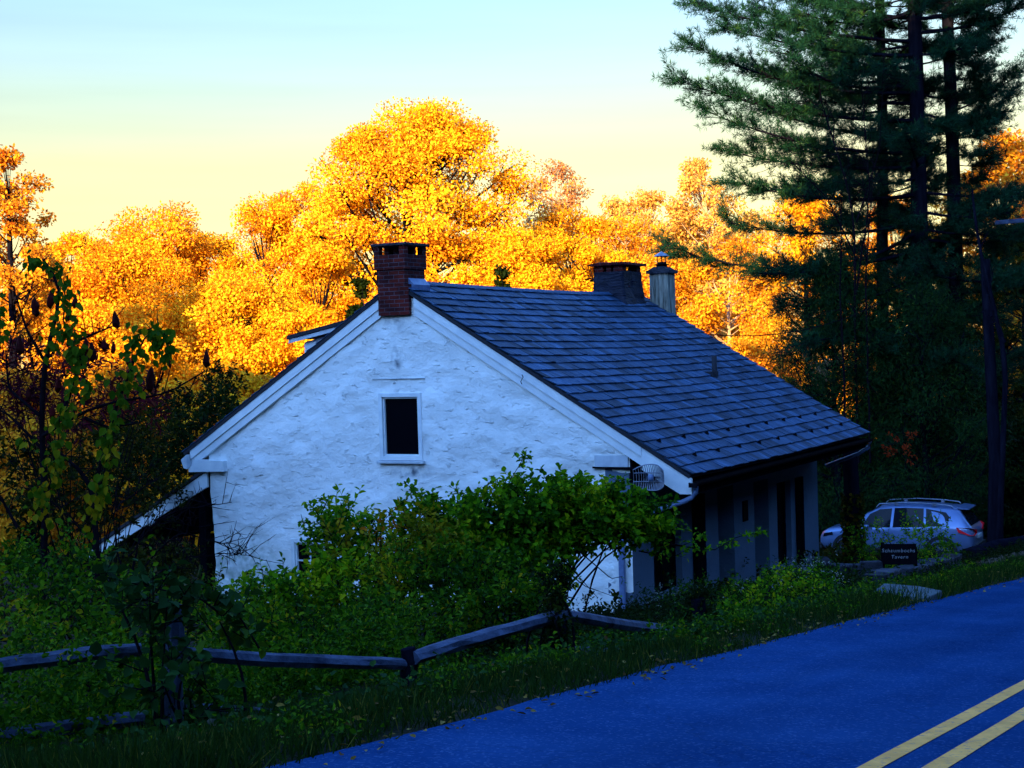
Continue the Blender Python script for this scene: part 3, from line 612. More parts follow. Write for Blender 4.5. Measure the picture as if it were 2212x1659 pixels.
def chimney_white():
    b = MB(); b.box((-4.02, 10.52, 1.5), (-3.55, 10.98, 6.18)); ch = b.build('chimney', M_chimwhite, house)
    c = MB(); c.box((-4.08, 10.46, 6.182), (-3.49, 11.04, 6.26)); c.prism([(-4.04, 6.261), (-3.53, 6.261), (-3.66, 6.34), (-3.91, 6.34)], 10.5, 11.0); c.build('cap', M_stone, ch)
    p = MB(); cc = (-3.785, 10.75, 0); p.lathe([(.13, 6.33), (.13, 6.38), (.19, 6.40), (.11, 6.42), (.11, 6.46)], cc, 16)
    for k in range(4):
        a = k * math.pi / 2 + .5; p.tube([(cc[0] + .1 * math.cos(a), cc[1] + .1 * math.sin(a), 6.45), (cc[0] + .1 * math.cos(a), cc[1] + .1 * math.sin(a), 6.60)], .010, 5)
    p.build('flue_pipe', M_black, ch)
    q = MB(); q.lathe([(.20, 6.595), (.12, 6.65), (.0, 6.72)], cc, 18); q.build('rain_cap', M_metal, ch)
chimney_white()
# shed dormer on the rear slope
d = MB(); y0, y1 = 2.5, 5.6
d.prism([(-8.30, 3.3), (-8.30, 4.74), (-6.6, 5.06), (-6.6, 4.2)], y0, y1); dm = d.build('dormer', M_white, house)
cl = MB()
for k in range(9):
    zk = 3.6 + k * .125; cl.prism([(-8.31, zk), (-6.4, zk), (-6.4, zk + .11), (-8.31, zk + .11)], y0 - .012, y0 - .001)
cl.build('siding', M_white, dm)
rf = MB(); rf.prism([(-8.62, 4.80), (-8.60, 4.88), (-5.55, 5.45), (-5.55, 5.38)], y0 - .2, y1 + .2); rf.build('roof', M_slatedark, dm)
fc = MB(); fc.prism([(-8.60, 4.72), (-8.58, 4.80), (-6.5, 5.19), (-6.5, 5.11)], y0 - .17, y0 - .13); fc.build('fascia', M_whitedim, dm)

# lean-to porch on the left side
lean = thing('lean_to', 'open lean-to shed with sloping white fascia against the house left wall', 'lean-to', HM @ Vector((-8.9, .2, -.2)), HROT)
def ln(v): return (v[0] + 8.9, v[1] - .2, v[2] + .2)
def lbox(b, a, c): b.box(ln(a), ln(c))
def lprism(b, pts, y0, y1): b.prism([(x + 8.9, z + .2) for x, z in pts], y0 - .2, y1 - .2)
b = MB(); lprism(b, [(-8.86, 2.36), (-8.86, 2.29), (-12.1, .55), (-12.1, .62)], -.1, 6.0); b.build('roof', M_slatedark, lean)
b = MB(); lprism(b, [(-8.84, 2.285), (-8.84, 1.99), (-11.4, .72), (-12.1, .44), (-12.1, .545)], -.06, .0); b.build('fascia', M_white, lean)
b = MB(); lbox(b, (-9.16, .05, -1.2), (-9.0, .2, 2.0)); b.build('post', M_darkwood, lean)
b = MB(); lbox(b, (-11.9, .05, -1.2), (-11.75, .2, .6)); b.build('post', M_darkwood, lean)
b = MB()
for k in range(16): lbox(b, (-11.9 + k * .19, 3.6 + .01 * (k % 2), -1.4), (-11.9 + k * .19 + .185, 3.65 + .01 * (k % 2), .55 + .092 * k))
lbox(b, (-12.0, .1, -1.4), (-8.9, 3.6, -.9)); b.build('back_wall', M_darkwood, lean)
b = MB(); lprism(b, [(-11.8, -.55), (-9.0, -.02), (-9.0, .05), (-11.8, -.47)], .06, .1); b.build('rail', M_rail, lean)
bl = MB(); c = P(327, 1128, 27.8); bl.lathe([(.012, .16), (.014, .10), (.05, .07), (.065, .02), (.06, -.04), (.03, -.085), (0, -.09)], (0, 0, 0), 14)
bo = bl.build('hanging_float', M_white); bo.location = c; tag(bo, 'small white oval float hanging from the lean-to fascia', 'float')

# wire grid dish on the corner
dish = thing('grid_dish', 'curved wire grid dish aerial mounted under the eave corner', 'aerial', HM @ Vector((.50, -.30, 2.33)), HROT + math.radians(-8))
g = MB()
def dp(u, v):      # u -1..1 across, v -1..1 up: paraboloid facing the viewer
    return Vector((u * .28, .16 * (u * u) * -1 + .08 + -.05 * v * v, v * .21))
hw = lambda v: math.sqrt(max(0, 1 - .32 * abs(v) ** 2.2))
for k in range(19):
    u = -1 + 2 * k / 18; vm = 1.0 - .42 * abs(u) ** 2.4
    g.tube([dp(u, v) for v in np.linspace(-vm, vm, 7)], .0065, 5)
for v in (-.33, .33):
    g.tube([dp(u, v) for u in np.linspace(-1, 1, 15)], .009, 5)
for sgn in (-1, 1): g.tube([dp(u, sgn * (1.0 - .42 * abs(u) ** 2.4)) for u in np.linspace(-1, 1, 21)], .009, 5)
g.build('wire_grid', M_metal, dish)
g = MB(); g.lathe([(.0, .055), (.04, .05), (.05, .02), (.05, -.035), (.035, -.055), (0, -.06)], (.0, -.02, 0), 14); g.build('feed_horn', M_galv, dish)
g = MB(); g.tube([(.02, .0, -.0), (.02, .25, -.02), (-.1, .32, -.06), (-.34, .34, -.35)], .018, 6); g.tube([(-.12, .1, -.22), (-.30, .28, -.55)], .012, 6); g.build('bracket', M_black, dish)

# ring-topped iron stake in front of the corner
c = P(1338, 1340, 21.5); st = MB(); zt = P(1337, 1298, 21.5).z - c.z
st.tube([(0, 0, -.6), (0, 0, zt - .05)], .012, 6); st.tube([(.045 * math.cos(a), 0, zt + .0 + .05 * math.sin(a)) for a in np.linspace(-math.pi / 2, 1.5 * math.pi, 14)], .010, 6)
so_ = st.build('ring_stake', M_black); so_.location = c; tag(so_, 'thin iron stake with a ring top standing by the white wall corner', 'stake')

# ------------------------------------------------------------------ split rail fence along the verge
fence = thing('split_rail_fence', 'weathered split rail fence sagging through the brush by the road', 'fence', P(375, 1560, 10.2))
FO = fence.location.copy()
def fpost(px, top, depth, bot, r=.085, lean_=0):
    a = P(px + lean_, top, depth) - FO; c = P(px, bot, depth) - FO; b = MB(); rr = random.Random(px)
    pts = []; ring = 8
    for t in (0, .25, .5, .75, 1.0):
        q = c.lerp(a, t) + Vector((rr.uniform(-.012, .012), rr.uniform(-.012, .012), 0)); pts.append(q)
    b.tube(pts, [r * 1.1, r, r * .98, r * .95, r * .85], ring, sm=False); b.build('post', M_rail if px < 500 else M_bark, fence)
def frail(p0, p1, h=.10, th=.055, bow=0.0, seed=1):
    a = P(*p0) - FO; c = P(*p1) - FO; b = MB(); rr = random.Random(seed); n = 9; k = 7; vs = []
    dirv = (c - a).normalized(); upv = Vector((0, 0, 1)); side = dirv.cross(upv).normalized()
    prof = [(-.6, .5), (.1, .62), (.75, .42), (1.0, -.1), (.5, -.6), (-.4, -.62), (-1.0, -.15)]
    for i in range(n):
        t = i / (n - 1); q = a.lerp(c, t) + Vector((0, 0, bow * 4 * t * (1 - t) + rr.uniform(-.004, .004)))
        tp = .9 if i in (0, n - 1) else 1.0
        for (s_, u_) in prof:
            vs.append(q + side * (s_ * th * tp * (1 + rr.uniform(-.2, .2))) + upv * (u_ * h * tp * (1 + rr.uniform(-.10, .10))))
    fs = [(i * k + j, i * k + (j + 1) % k, (i + 1) * k + (j + 1) % k, (i + 1) * k + j) for i in range(n - 1) for j in range(k)]
    b.add(vs, fs); b.add(vs[:k], [list(range(k))]); b.add(vs[-k:], [list(range(k))]); b.build('rail', M_rail, fence)
fpost(375, 1308, 10.2, 1640, .075); fpost(884, 1400, 11.3, 1510, .07); fpost(1205, 1300, 12.6, 1480, .085); fpost(1212, 1312, 12.75, 1480, .06); fpost(1508, 1292, 15.2, 1420, .09)
frail((-120, 1452, 9.6), (305, 1402, 10.1), .08, .06, .008, 1); frail((392, 1412, 10.2), (882, 1434, 11.3), .08, .055, -.012, 2)
frail((893, 1420, 11.25), (1215, 1328, 12.55), .085, .075, .01, 3); frail((1225, 1328, 12.7), (1500, 1366, 15.1), .085, .06, -.02, 4)
frail((-120, 1606, 9.45), (312, 1550, 9.95), .08, .055, .005, 5); frail((398, 1530, 10.25), (860, 1560, 11.2), .075, .05, .0, 6)
frail((900, 1530, 11.3), (1205, 1404, 12.6), .075, .05, 0, 7); frail((1225, 1404, 12.7), (1490, 1420, 15.1), .07, .05, 0, 8)

# ------------------------------------------------------------------ dry stone kerb wall, sign, log, stump
def stone_run(name, p, q, h, th, label, seed, parent=None):
    b = MB(); rr = random.Random(seed); a = Vector(p); c = Vector(q); ln_ = (c - a).length; d_ = (c - a) / ln_; nrm = Vector((-d_.y, d_.x, 0))
    root = bpy.data.objects.new(name, None)
    z = 0; rows = max(2, int(h / .13))
    for r in range(rows):
        t = -rr.uniform(0, .2)
        hh = h / rows
        while t < ln_:
            w = rr.uniform(.2, .5)
            if not (r == rows - 1 and rr.random() < .25):
                o = a + d_ * (t + w / 2); gz = float(ground_z(o.x, o.y)); s = Vector((w / 2 * .97, th / 2 * rr.uniform(.85, 1.1), hh / 2 * .97))
                M = Matrix.Translation((o.x, o.y, gz + hh * (r + .5) - .05)) @ Matrix.Rotation(math.atan2(d_.y, d_.x) + rr.uniform(-.08, .08), 4, 'Z') @ Matrix.Rotation(rr.uniform(-.06, .06), 4, 'Y')
                vs = []
                for cx in (-1, 1):
                    for cy in (-1, 1):
                        for cz in (-1, 1): vs.append(M @ Vector((cx * s.x * rr.uniform(.82, 1), cy * s.y * rr.uniform(.85, 1), cz * s.z * rr.uniform(.85, 1))))
                b.add(vs, [(0, 1, 3, 2), (4, 6, 7, 5), (0, 4, 5, 1), (2, 3, 7, 6), (0, 2, 6, 4), (1, 5, 7, 3)], rr.random())
            t += w
    o = b.build(name, M_stone, bevel=.02); tag(o, label, 'stone wall'); return o
p_ = P(1893, 1300, 23); q_ = P(2055, 1225, 29.5)
stone_run('stone_wall', (p_.x, p_.y, 0), (q_.x, q_.y, 0), .36, .4, 'low dry stone wall edging the raised bed beside the road', 3)
p_ = P(1772, 1240, 32); q_ = P(1890, 1290, 25)
stone_run('stone_wall', (p_.x, p_.y, 0), (q_.x, q_.y, 0), .5, .35, 'dark stone wall running off the far porch corner', 4)
# tavern name board
M_lettering = surf_mat('faded_lettering', (.18, .19, .22), (.30, .31, .34), 20, rough=.8, bump=0)
sgn = P(1943, 1196, 25.5); sgz = float(ground_z(sgn.x, sgn.y))
sign = thing('name_board', 'dark board with white handwritten tavern name among the plants', 'sign', (sgn.x, sgn.y, sgz), math.radians(-12))
hz = sgn.z - sgz
b = MB(); b.box((-.285, -.018, hz - .19), (.285, .018, hz + .17)); board = b.build('board', M_darkwood, sign, bevel=.006)
b = MB(); b.box((-.31, .02, -.3), (-.25, .08, hz + .19)); b.build('post', M_darkwood, sign); b = MB(); b.box((.24, .02, -.3), (.30, .08, hz + .1)); b.build('post', M_darkwood, sign)
def text(body, size, loc, parent, mat, name='lettering', shear=.12):
    cu = bpy.data.curves.new(name, 'FONT'); cu.body = body; cu.size = size; cu.align_x = 'CENTER'; cu.align_y = 'CENTER'; cu.extrude = .002; cu.shear = shear; cu.space_character = 1.18
    t = bpy.data.objects.new('tmp', cu); COL.objects.link(t); dg = bpy.context.evaluated_depsgraph_get()
    me = bpy.data.meshes.new_from_object(t.evaluated_get(dg)); bpy.data.objects.remove(t)
    o = link(me, name, mat, parent); o.location = loc; o.rotation_euler = (math.pi / 2, 0, 0); return o
text('Schaumbochs', .088, (-.02, -.022, hz + .055), board, M_lettering); text('Tavern', .088, (.0, -.022, hz - .055), board, M_lettering)
def log(name, pts, rad, label, cat, mat=M_bark, n=10, seed=0):
    o0 = Vector(pts[0]); b = MB(); b.tube([Vector(p) - o0 for p in pts], rad, n); o = b.build(name, mat); o.location = o0; tag(o, label, cat); return o
lg0 = P(2085, 1200, 37); lg1 = P(2215, 1168, 40)
log('fallen_log', [lg0, lg0.lerp(lg1, .5) + Vector((0, 0, .03)), lg1], [.17, .18, .15], 'bluish fallen log lying behind the parked car tail', 'log', M_bark)
# ------------------------------------------------------------------ parked car
def car_paint():
    m, t, n, l = new_mat('silver_paint'); p = n('ShaderNodeBsdfPrincipled'); p.inputs['Roughness'].default_value = .28; p.inputs['Metallic'].default_value = .35
    tc = n('ShaderNodeTexCoord'); no = n('ShaderNodeTexNoise'); no.inputs['Scale'].default_value = 3; l(tc.outputs['Object'], no.inputs['Vector'])
    r = ramp_node(n, [(.3, (.12, .19, .37)), (.7, (.15, .23, .43))]); l(no.outputs['Fac'], r.inputs[0]); l(r.outputs[0], p.inputs['Base Color'])
    p.inputs['Coat Weight'].default_value = .5; p.inputs['Coat Roughness'].default_value = .05
    o = n('ShaderNodeOutputMaterial'); l(p.outputs[0], o.inputs[0]); return m
M_paint = car_paint()
M_tyre = surf_mat('tyre_rubber', (.010, .010, .012), (.02, .02, .022), 12, rough=.9)
M_trim = surf_mat('black_trim', (.012, .012, .015), (.022, .022, .026), 12, rough=.6)
M_tail = surf_mat('red_lens', (.75, .010, .02), (.85, .02, .03), 10, rough=.2, bump=0, spec=.5)
CC = P(1945, 1150, 44.0)
car = thing('parked_car', 'silver estate car with roof rails parked behind the raised bed', 'car', (CC.x, CC.y, float(ground_z(CC.x, CC.y)) + .01), math.radians(152))
# stations along the length: x, half width, sill z, belt z, roof z, roof half width
ST = [(-2.28, .70, .62, .86, .92, .60), (-2.26, .80, .42, .98, 1.02, .68), (-2.18, .87, .36, 1.06, 1.12, .70), (-2.02, .905, .34, 1.09, 1.34, .66), (-1.86, .915, .34, 1.10, 1.575, .62), (-1.6, .92, .33, 1.09, 1.63, .63),
      (-1.0, .92, .32, 1.05, 1.675, .655), (-.4, .92, .31, 1.02, 1.69, .67), (.1, .92, .31, 1.0, 1.675, .67), (.5, .92, .31, .99, 1.60, .655), (.85, .92, .31, .985, 1.42, .65), (1.15, .92, .31, .98, 1.17, .68), (1.32, .915, .31, .97, 1.045, .72),
      (1.6, .905, .32, .95, 1.00, .74), (1.95, .875, .33, .90, .95, .72), (2.15, .80, .36, .80, .86, .66), (2.26, .66, .42, .66, .72, .55)]
def sect(s):
    x, hw, zs, zb, zr, rw = s
    h = [(0, zs - .03), (hw * .8, zs - .02), (hw * .95, zs + .06), (hw, zs + (zb - zs) * .45), (hw * .99, zb - .07), (hw * .965, zb), (rw + (hw * .965 - rw) * .12, zb + (zr - zb) * .88), (rw * .8, zr - .004), (0, zr + .012)]
    return [(x, y, z) for y, z in h]
def car_body():
    b = MB(); rows = [sect(s) for s in ST]; k = len(rows[0])
    for sg in (1, -1):
        vs = [(x, sg * y, z) for r in rows for x, y, z in r]
        fs = [(i * k + j, i * k + j + 1, (i + 1) * k + j + 1, (i + 1) * k + j) for i in range(len(rows) - 1) for j in range(k - 1)]
        if sg < 0: fs = [f[::-1] for f in fs]
        b.add(vs, fs, .5, True)
        for e in (0, len(rows) - 1): b.add([(x, sg * y, z) for x, y, z in rows[e]], [list(range(k))])
    return b.build('body', M_paint, car)
car_body()
def interp(x):
    for a, c in zip(ST[:-1], ST[1:]):
        if a[0] <= x <= c[0]:
            t = (x - a[0]) / (c[0] - a[0]); return [a[i] + (c[i] - a[i]) * t for i in range(6)]
    return ST[0] if x < ST[0][0] else ST[-1]
def side_y(x, z):
    _, hw, zs, zb, zr, rw = interp(x); t = min(1, max(0, (z - zb) / max(.01, (zr - zb) * .88))); y1 = rw + (hw * .965 - rw) * .12
    return hw * .965 + (y1 - hw * .965) * t
def glass_panel(name, poly, sg):
    b = MB(); c = (sum(p[0] for p in poly) / len(poly), sum(p[1] for p in poly) / len(poly)); n = len(poly)
    ring = []
    for i in range(n):
        a, d = poly[i], poly[(i + 1) % n]
        for k in range(4): ring.append((a[0] + (d[0] - a[0]) * k / 4, a[1] + (d[1] - a[1]) * k / 4))
    m = len(ring); mk = lambda p: (p[0], sg * (side_y(*p) + .006), p[1])
    vs = [mk(p) for p in ring] + [mk(((p[0] + c[0]) / 2, (p[1] + c[1]) / 2)) for p in ring] + [mk(c)]
    fs = [(i, (i + 1) % m, m + (i + 1) % m, m + i) for i in range(m)] + [(m + i, m + (i + 1) % m, 2 * m) for i in range(m)]
    b.add(vs, fs, .5, True); return b.build(name, M_carglass, car)
for sg in (1, -1):
    glass_panel('side_window', [(.98, 1.01), (.10, 1.035), (.06, 1.585), (.42, 1.545), (.72, 1.40)], sg)
    glass_panel('side_window', [(.02, 1.04), (-.88, 1.075), (-.86, 1.60), (-.4, 1.61), (-.02, 1.595)], sg)
    glass_panel('side_window', [(-.95, 1.085), (-1.42, 1.12), (-1.62, 1.36), (-1.50, 1.50), (-.93, 1.595)], sg)
    b = MB(); b.tube([(.55, sg * .60, 1.60), (.45, sg * .60, 1.70), (-.4, sg * .61, 1.755), (-1.2, sg * .60, 1.73), (-1.62, sg * .585, 1.685), (-1.68, sg * .58, 1.63)], .02, 6)
    for x in (-.05, -1.15): b.box((x - .05, sg * .60 - .03, 1.66), (x + .05, sg * .60 + .03, 1.745))
    b.build('roof_rail', M_metal, car)
    b = MB(); b.box((-1.6, sg * .86 - .06, .28), (1.35, sg * .86 + .06, .42)); b.build('sill_trim', M_trim, car, bevel=.02)
    for x in (-1.38, 1.36):
        w = MB(); cs = lambda r, y: (x, sg * .80 + y, .36)
        prof = [(.19, -.10), (.33, -.11), (.36, -.07), (.36, .07), (.33, .115), (.22, .11)]
        n = 24; vs = [(x + r * math.cos(2 * math.pi * k / n), sg * .80 + sg * y, .36 + r * math.sin(2 * math.pi * k / n)) for r, y in prof for k in range(n)]
        w.add(vs, [(i * n + k, i * n + (k + 1) % n, (i + 1) * n + (k + 1) % n, (i + 1) * n + k) for i in range(len(prof) - 1) for k in range(n)], .5, True); wo_ = w.build('wheel', M_tyre, car)
        rm = MB()
        for k in range(5):
            a = 2 * math.pi * k / 5; M = Matrix.Translation((x, sg * .90, .36)) @ Matrix.Rotation(a, 4, 'Y'); rm.box((-.03, -.015, .02), (.03, .015, .225), M=M)
        rm.add([(x + .06 * math.cos(2 * math.pi * k / 12), sg * .917, .36 + .06 * math.sin(2 * math.pi * k / 12)) for k in range(12)], [list(range(12))]); rm.build('rim', M_metal, wo_)
        ar = MB(); n = 16
        ar.add([(x + r * math.cos(math.pi * k / n), sg * (.905 + (.022 if r > .4 else .018)), .36 + r * math.sin(math.pi * k / n)) for r in (.365, .47) for k in range(n + 1)], [(k, k + 1, n + 2 + k, n + 1 + k) for k in range(n)], .5, True)
        ar.build('wheel_arch', M_trim, car)
    b = MB(); b.add([(-2.315, sg * .45, 1.0), (-2.305, sg * .80, 1.05), (-2.19, sg * .90, 1.085), (-1.82, sg * .935, 1.09), (-1.88, sg * .945, .95), (-2.20, sg * .915, .86), (-2.315, sg * .79, .86), (-2.325, sg * .45, .90)], [list(range(8))]); b.build('tail_light', M_tail, car)
    b = MB(); b.add([(2.10, sg * .835, .80), (1.82, sg * .905, .86), (1.80, sg * .915, .77), (2.13, sg * .825, .69)], [(0, 1, 2, 3)]); b.build('headlight', M_carglass, car)
    b = MB(); b.lathe([(0, .06), (.09, .05), (.1, 0), (.07, -.07), (0, -.08)], (.78, sg * .99, 1.05), 10); b.box((.72, sg * .99 - sg * .1 - .02, .98), (.80, sg * .99 - sg * .1 + .04, 1.02)); b.build('wing_mirror', M_paint, car)
    for x in (-.72, .25):
        b = MB(); b.box((x - .1, sg * .905 - .02, .90), (x + .1, sg * .905 + .03, .925)); b.build('handle', M_paint, car)
b = MB(); b.add([(-1.875, .55, 1.545), (-1.875, -.55, 1.545), (-2.175, -.66, 1.13), (-2.175, .66, 1.13)], [(0, 1, 2, 3)]); b.v = [(x - .03, y, z) for x, y, z in b.v]; b.build('rear_window', M_carglass, car)
b = MB(); b.add([(.47, .58, 1.60), (.47, -.58, 1.60), (1.27, -.66, 1.065), (1.27, .66, 1.065)], [(0, 1, 2, 3)]); b.v = [(x + .03, y, z + .03) for x, y, z in b.v]; b.build('windscreen', M_carglass, car)
b = MB(); b.prism([(-1.78, 1.655), (-2.12, 1.60), (-2.12, 1.57), (-1.86, 1.58)], -.55, .55); b.build('roof_spoiler', M_paint, car)
b = MB(); b.box((-2.33, -.80, .36), (-2.2, .80, .56)); b.box((-2.345, -.6, .545), (-2.25, .6, .575)); b.build('rear_bumper', M_trim, car, bevel=.03)
b = MB(); b.box((2.2, -.7, .32), (2.29, .7, .5)); b.build('front_bumper', M_trim, car, bevel=.03)
b = MB(); b.box((-2.325, -.26, .72), (-2.29, .26, .83)); b.build('number_plate', M_whitedim, car)

# ------------------------------------------------------------------ foliage builders
def unit(a):
    return a / np.maximum(1e-9, np.linalg.norm(a, axis=-1, keepdims=True))
def leaf_geo(pos, axis, nrm, Ln, Wd, shape='oval'):
    """one leaf per row; diamonds (4 corners) or folded ovals (6 corners, two faces)"""
    axis = unit(axis); side = unit(np.cross(axis, nrm)); n = np.cross(side, axis)
    Ln = np.broadcast_to(np.asarray(Ln, float), (len(pos),))[:, None]; Wd = np.broadcast_to(np.asarray(Wd, float), (len(pos),))[:, None]
    if shape == 'diamond':
        V = np.stack([pos, pos + axis * Ln * .45 + side * Wd * .5, pos + axis * Ln, pos + axis * Ln * .45 - side * Wd * .5], 1)
        F = np.arange(len(pos) * 4).reshape(-1, 4); return V.reshape(-1, 3), F, 1
    up = n * Wd * .16
    V = np.stack([pos, pos + axis * Ln * .3 + side * Wd * .5 + up, pos + axis * Ln * .68 + side * Wd * .36 + up, pos + axis * Ln - n * Ln * .08, pos + axis * Ln * .68 - side * Wd * .36 + up, pos + axis * Ln * .3 - side * Wd * .5 + up], 1)
    b = np.arange(len(pos))[:, None] * 6
    F = np.concatenate([b + np.array([0, 1, 2, 3]), b + np.array([0, 3, 4, 5])], 1).reshape(-1, 4)
    return V.reshape(-1, 3), F, 2
def tubes_geo(paths, rads, n=4):
    """many tubes; paths (m,k,3), rads (m,k)"""
    paths = np.asarray(paths, float); rads = np.asarray(rads, float); m, k, _ = paths.shape
    d = np.gradient(paths, axis=1); d = unit(d); ref = np.array([.33, .21, .92]); a = unit(np.cross(d, ref)); b = np.cross(d, a)
    t = 2 * np.pi * np.arange(n) / n
    V = paths[:, :, None, :] + rads[:, :, None, None] * (a[:, :, None, :] * np.cos(t)[None, None, :, None] + b[:, :, None, :] * np.sin(t)[None, None, :, None])
    i = np.arange(m * k * n).reshape(m, k, n)
    F = np.stack([i[:, :-1], np.roll(i[:, :-1], -1, 2), np.roll(i[:, 1:], -1, 2), i[:, 1:]], -1).reshape(-1, 4)
    return V.reshape(-1, 3), F
def join_geo(parts):
    Vs, Fs, o = [], [], 0
    for V, F in parts: Vs.append(V); Fs.append(F + o); o += len(V)
    return np.concatenate(Vs), np.concatenate(Fs)
def bez(p0, p1, p2, k=5):
    t = np.linspace(0, 1, k)[:, None]; return (1 - t) ** 2 * p0 + 2 * t * (1 - t) * p1 + t * t * p2
def broadleaf(name, label, base, H, R, crown0, mat, bark, seed, clumps=70, leaves=16000, leaf=.2, cr=None, spread=.6, group=None, cat='tree', lean=(0, 0), trunk_r=None, narrow=2.2, droop=.35, shellb=.6, asp=.62):
    rng = np.random.default_rng(seed); root = thing(name, label, cat, base, 0, group)
    t = np.clip(rng.beta(1.25, 1.15, clumps), .02, .99)
    prof = (1 - t ** narrow) ** .55 * (.5 + .5 * np.minimum(1, t / .28))
    a = rng.uniform(0, 2 * np.pi, clumps); ph = rng.uniform(0, 6.28, 4)
    lob = 1 + .13 * np.sin(3 * a + ph[0] + 4 * t) + .10 * np.sin(5 * a + ph[1] - 3 * t) + rng.normal(0, .07, clumps)
    fr = (1 - shellb) + shellb * rng.uniform(0, 1, clumps) ** .55
    rr = R * prof * lob * fr; zc = crown0 + (H - crown0) * (t * .96)
    lx, ly = lean; c = np.stack([rr * np.cos(a) + lx * zc / H, rr * np.sin(a) + ly * zc / H, zc], 1)
    cr = cr or R * .20
    # trunk and limbs
    tr = trunk_r or max(.06, H * .016); kz = np.linspace(-.6, crown0 + (H - crown0) * .72, 9)
    wob = np.cumsum(rng.normal(0, .05 * H / 12, (9, 2)), 0); wob[0] = 0
    tp = np.stack([wob[:, 0] + lx * kz / H, wob[:, 1] + ly * kz / H, kz], 1)
    geo = [tubes_geo(tp[None], (tr * np.linspace(1.15, .3, 9))[None], 8)]
    za = np.clip(c[:, 2] - np.hypot(c[:, 0] - lx * c[:, 2] / H, c[:, 1] - ly * c[:, 2] / H) * rng.uniform(.45, 1.0, clumps), crown0 * .75, kz[-1])
    p0 = np.stack([np.interp(za, kz, tp[:, j]) for j in range(3)], 1)
    pm = (p0 + c) / 2 + np.stack([(c - p0)[:, 0] * .18, (c - p0)[:, 1] * .18, -.0 * za], 1) + rng.normal(0, .12 * R / 4, (clumps, 3))
    paths = np.stack([bez(p0[i], pm[i], c[i], 6) for i in range(clumps)])
    ln_ = np.linalg.norm(c - p0, axis=1); r0 = np.clip(ln_ * .018, .015, tr * .45)
    geo.append(tubes_geo(paths, r0[:, None] * np.linspace(1, .22, 6)[None], 4))
    # twigs inside each clump
    m = clumps * 4; ci = np.repeat(np.arange(clumps), 4); e = c[ci] + unit(rng.normal(0, 1, (m, 3))) * cr * .85
    geo.append(tubes_geo(np.stack([c[ci] - (c - p0)[ci] * .12, (c[ci] + e) / 2 + rng.normal(0, cr * .15, (m, 3)), e], 1), np.tile(np.array([.022, .014, .006]) * (H / 14 + .3), (m, 1)), 3))
    V, F = join_geo(geo); link(np_mesh('trunk', V, F, smooth_sh=True), 'trunk', bark, root)
    # leaves
    wgt = rng.uniform(.6, 1.4, clumps); ci = rng.choice(clumps, leaves, p=wgt / wgt.sum())
    off = rng.normal(0, 1, (leaves, 3)); off = unit(off) * (rng.uniform(0, 1, leaves) ** .42)[:, None]
    pos = c[ci] + off * cr * np.array([1.25, 1.25, .85]) * rng.uniform(.75, 1.3, clumps)[ci][:, None]
    axis_c = np.array([lx * .6, ly * .6, crown0 + (H - crown0) * .35]); out = unit(c[ci] - axis_c) * .75 + off * .65
    nrm = unit(out + np.array([0, 0, .35]) + rng.normal(0, spread, (leaves, 3)))
    ax = rng.normal(0, 1, (leaves, 3)) + out * .5 + np.array([0, 0, -droop * 2])
    tint = np.clip(.5 + rng.normal(0, .2, leaves) + rng.normal(0, .13, clumps)[ci], 0, 1)
    sz = leaf * rng.uniform(.65, 1.3, leaves)
    V, F, q = leaf_geo(pos, ax, nrm, sz, sz * asp, 'diamond')
    link(np_mesh('crown', V, F, tint), 'crown', mat, root); return root
def top_tree(name, label, px, top, depth, wpx, mat, seed, base_frac=.25, **kw):
    """tree standing on the terrain at this bearing, as tall and wide as measured"""
    q = P(px, top, depth); gz = float(ground_z(q.x, q.y)); H = q.z - gz; R = wpx / 2 * depth / FPX
    return broadleaf(name, label, (q.x, q.y, gz), H, R, kw.pop('crown0', H * base_frac), mat, kw.pop('bark', M_bark), seed, **kw)
def sprig_geo(pos, dirs, Ln, K, leaf, rng, asp=.55, droop=.25, tip=True):
    """K leaves alternate along each shoot; returns leaf geometry and shoot tubes"""
    n = len(pos); dirs = unit(dirs); Ln = np.broadcast_to(np.asarray(Ln, float), (n,))
    bend = rng.normal(0, .25, (n, 3)) + np.array([0, 0, -droop])
    ts = np.linspace(.08, 1, K); P_ = pos[:, None] + dirs[:, None] * (ts[None, :, None] * Ln[:, None, None]) + bend[:, None] * (ts[None, :, None] ** 2 * Ln[:, None, None] * .4)
    s1 = unit(np.cross(dirs, rng.normal(0, 1, (n, 3)))); s2 = np.cross(dirs, s1); ang = np.arange(K) * 2.4 + rng.uniform(0, 6, (n, 1))
    rad = s1[:, None] * np.cos(ang)[..., None] + s2[:, None] * np.sin(ang)[..., None]
    ax = rad + dirs[:, None] * .7 + rng.normal(0, .25, (n, K, 3)) + np.array([0, 0, -droop * .6])
    nr = unit(np.array([0, 0, .9]) + rng.normal(0, .55, (n, K, 3)) + rad * .2)
    sz = leaf * rng.uniform(.6, 1.25, (n, K))
    V, F, q = leaf_geo(P_.reshape(-1, 3), ax.reshape(-1, 3), nr.reshape(-1, 3), sz.ravel(), sz.ravel() * asp)
    st = np.stack([pos, pos + dirs * Ln[:, None] * .5 + bend * Ln[:, None] * .1, pos + dirs * Ln[:, None] + bend * Ln[:, None] * .4], 1)
    return V, F, st
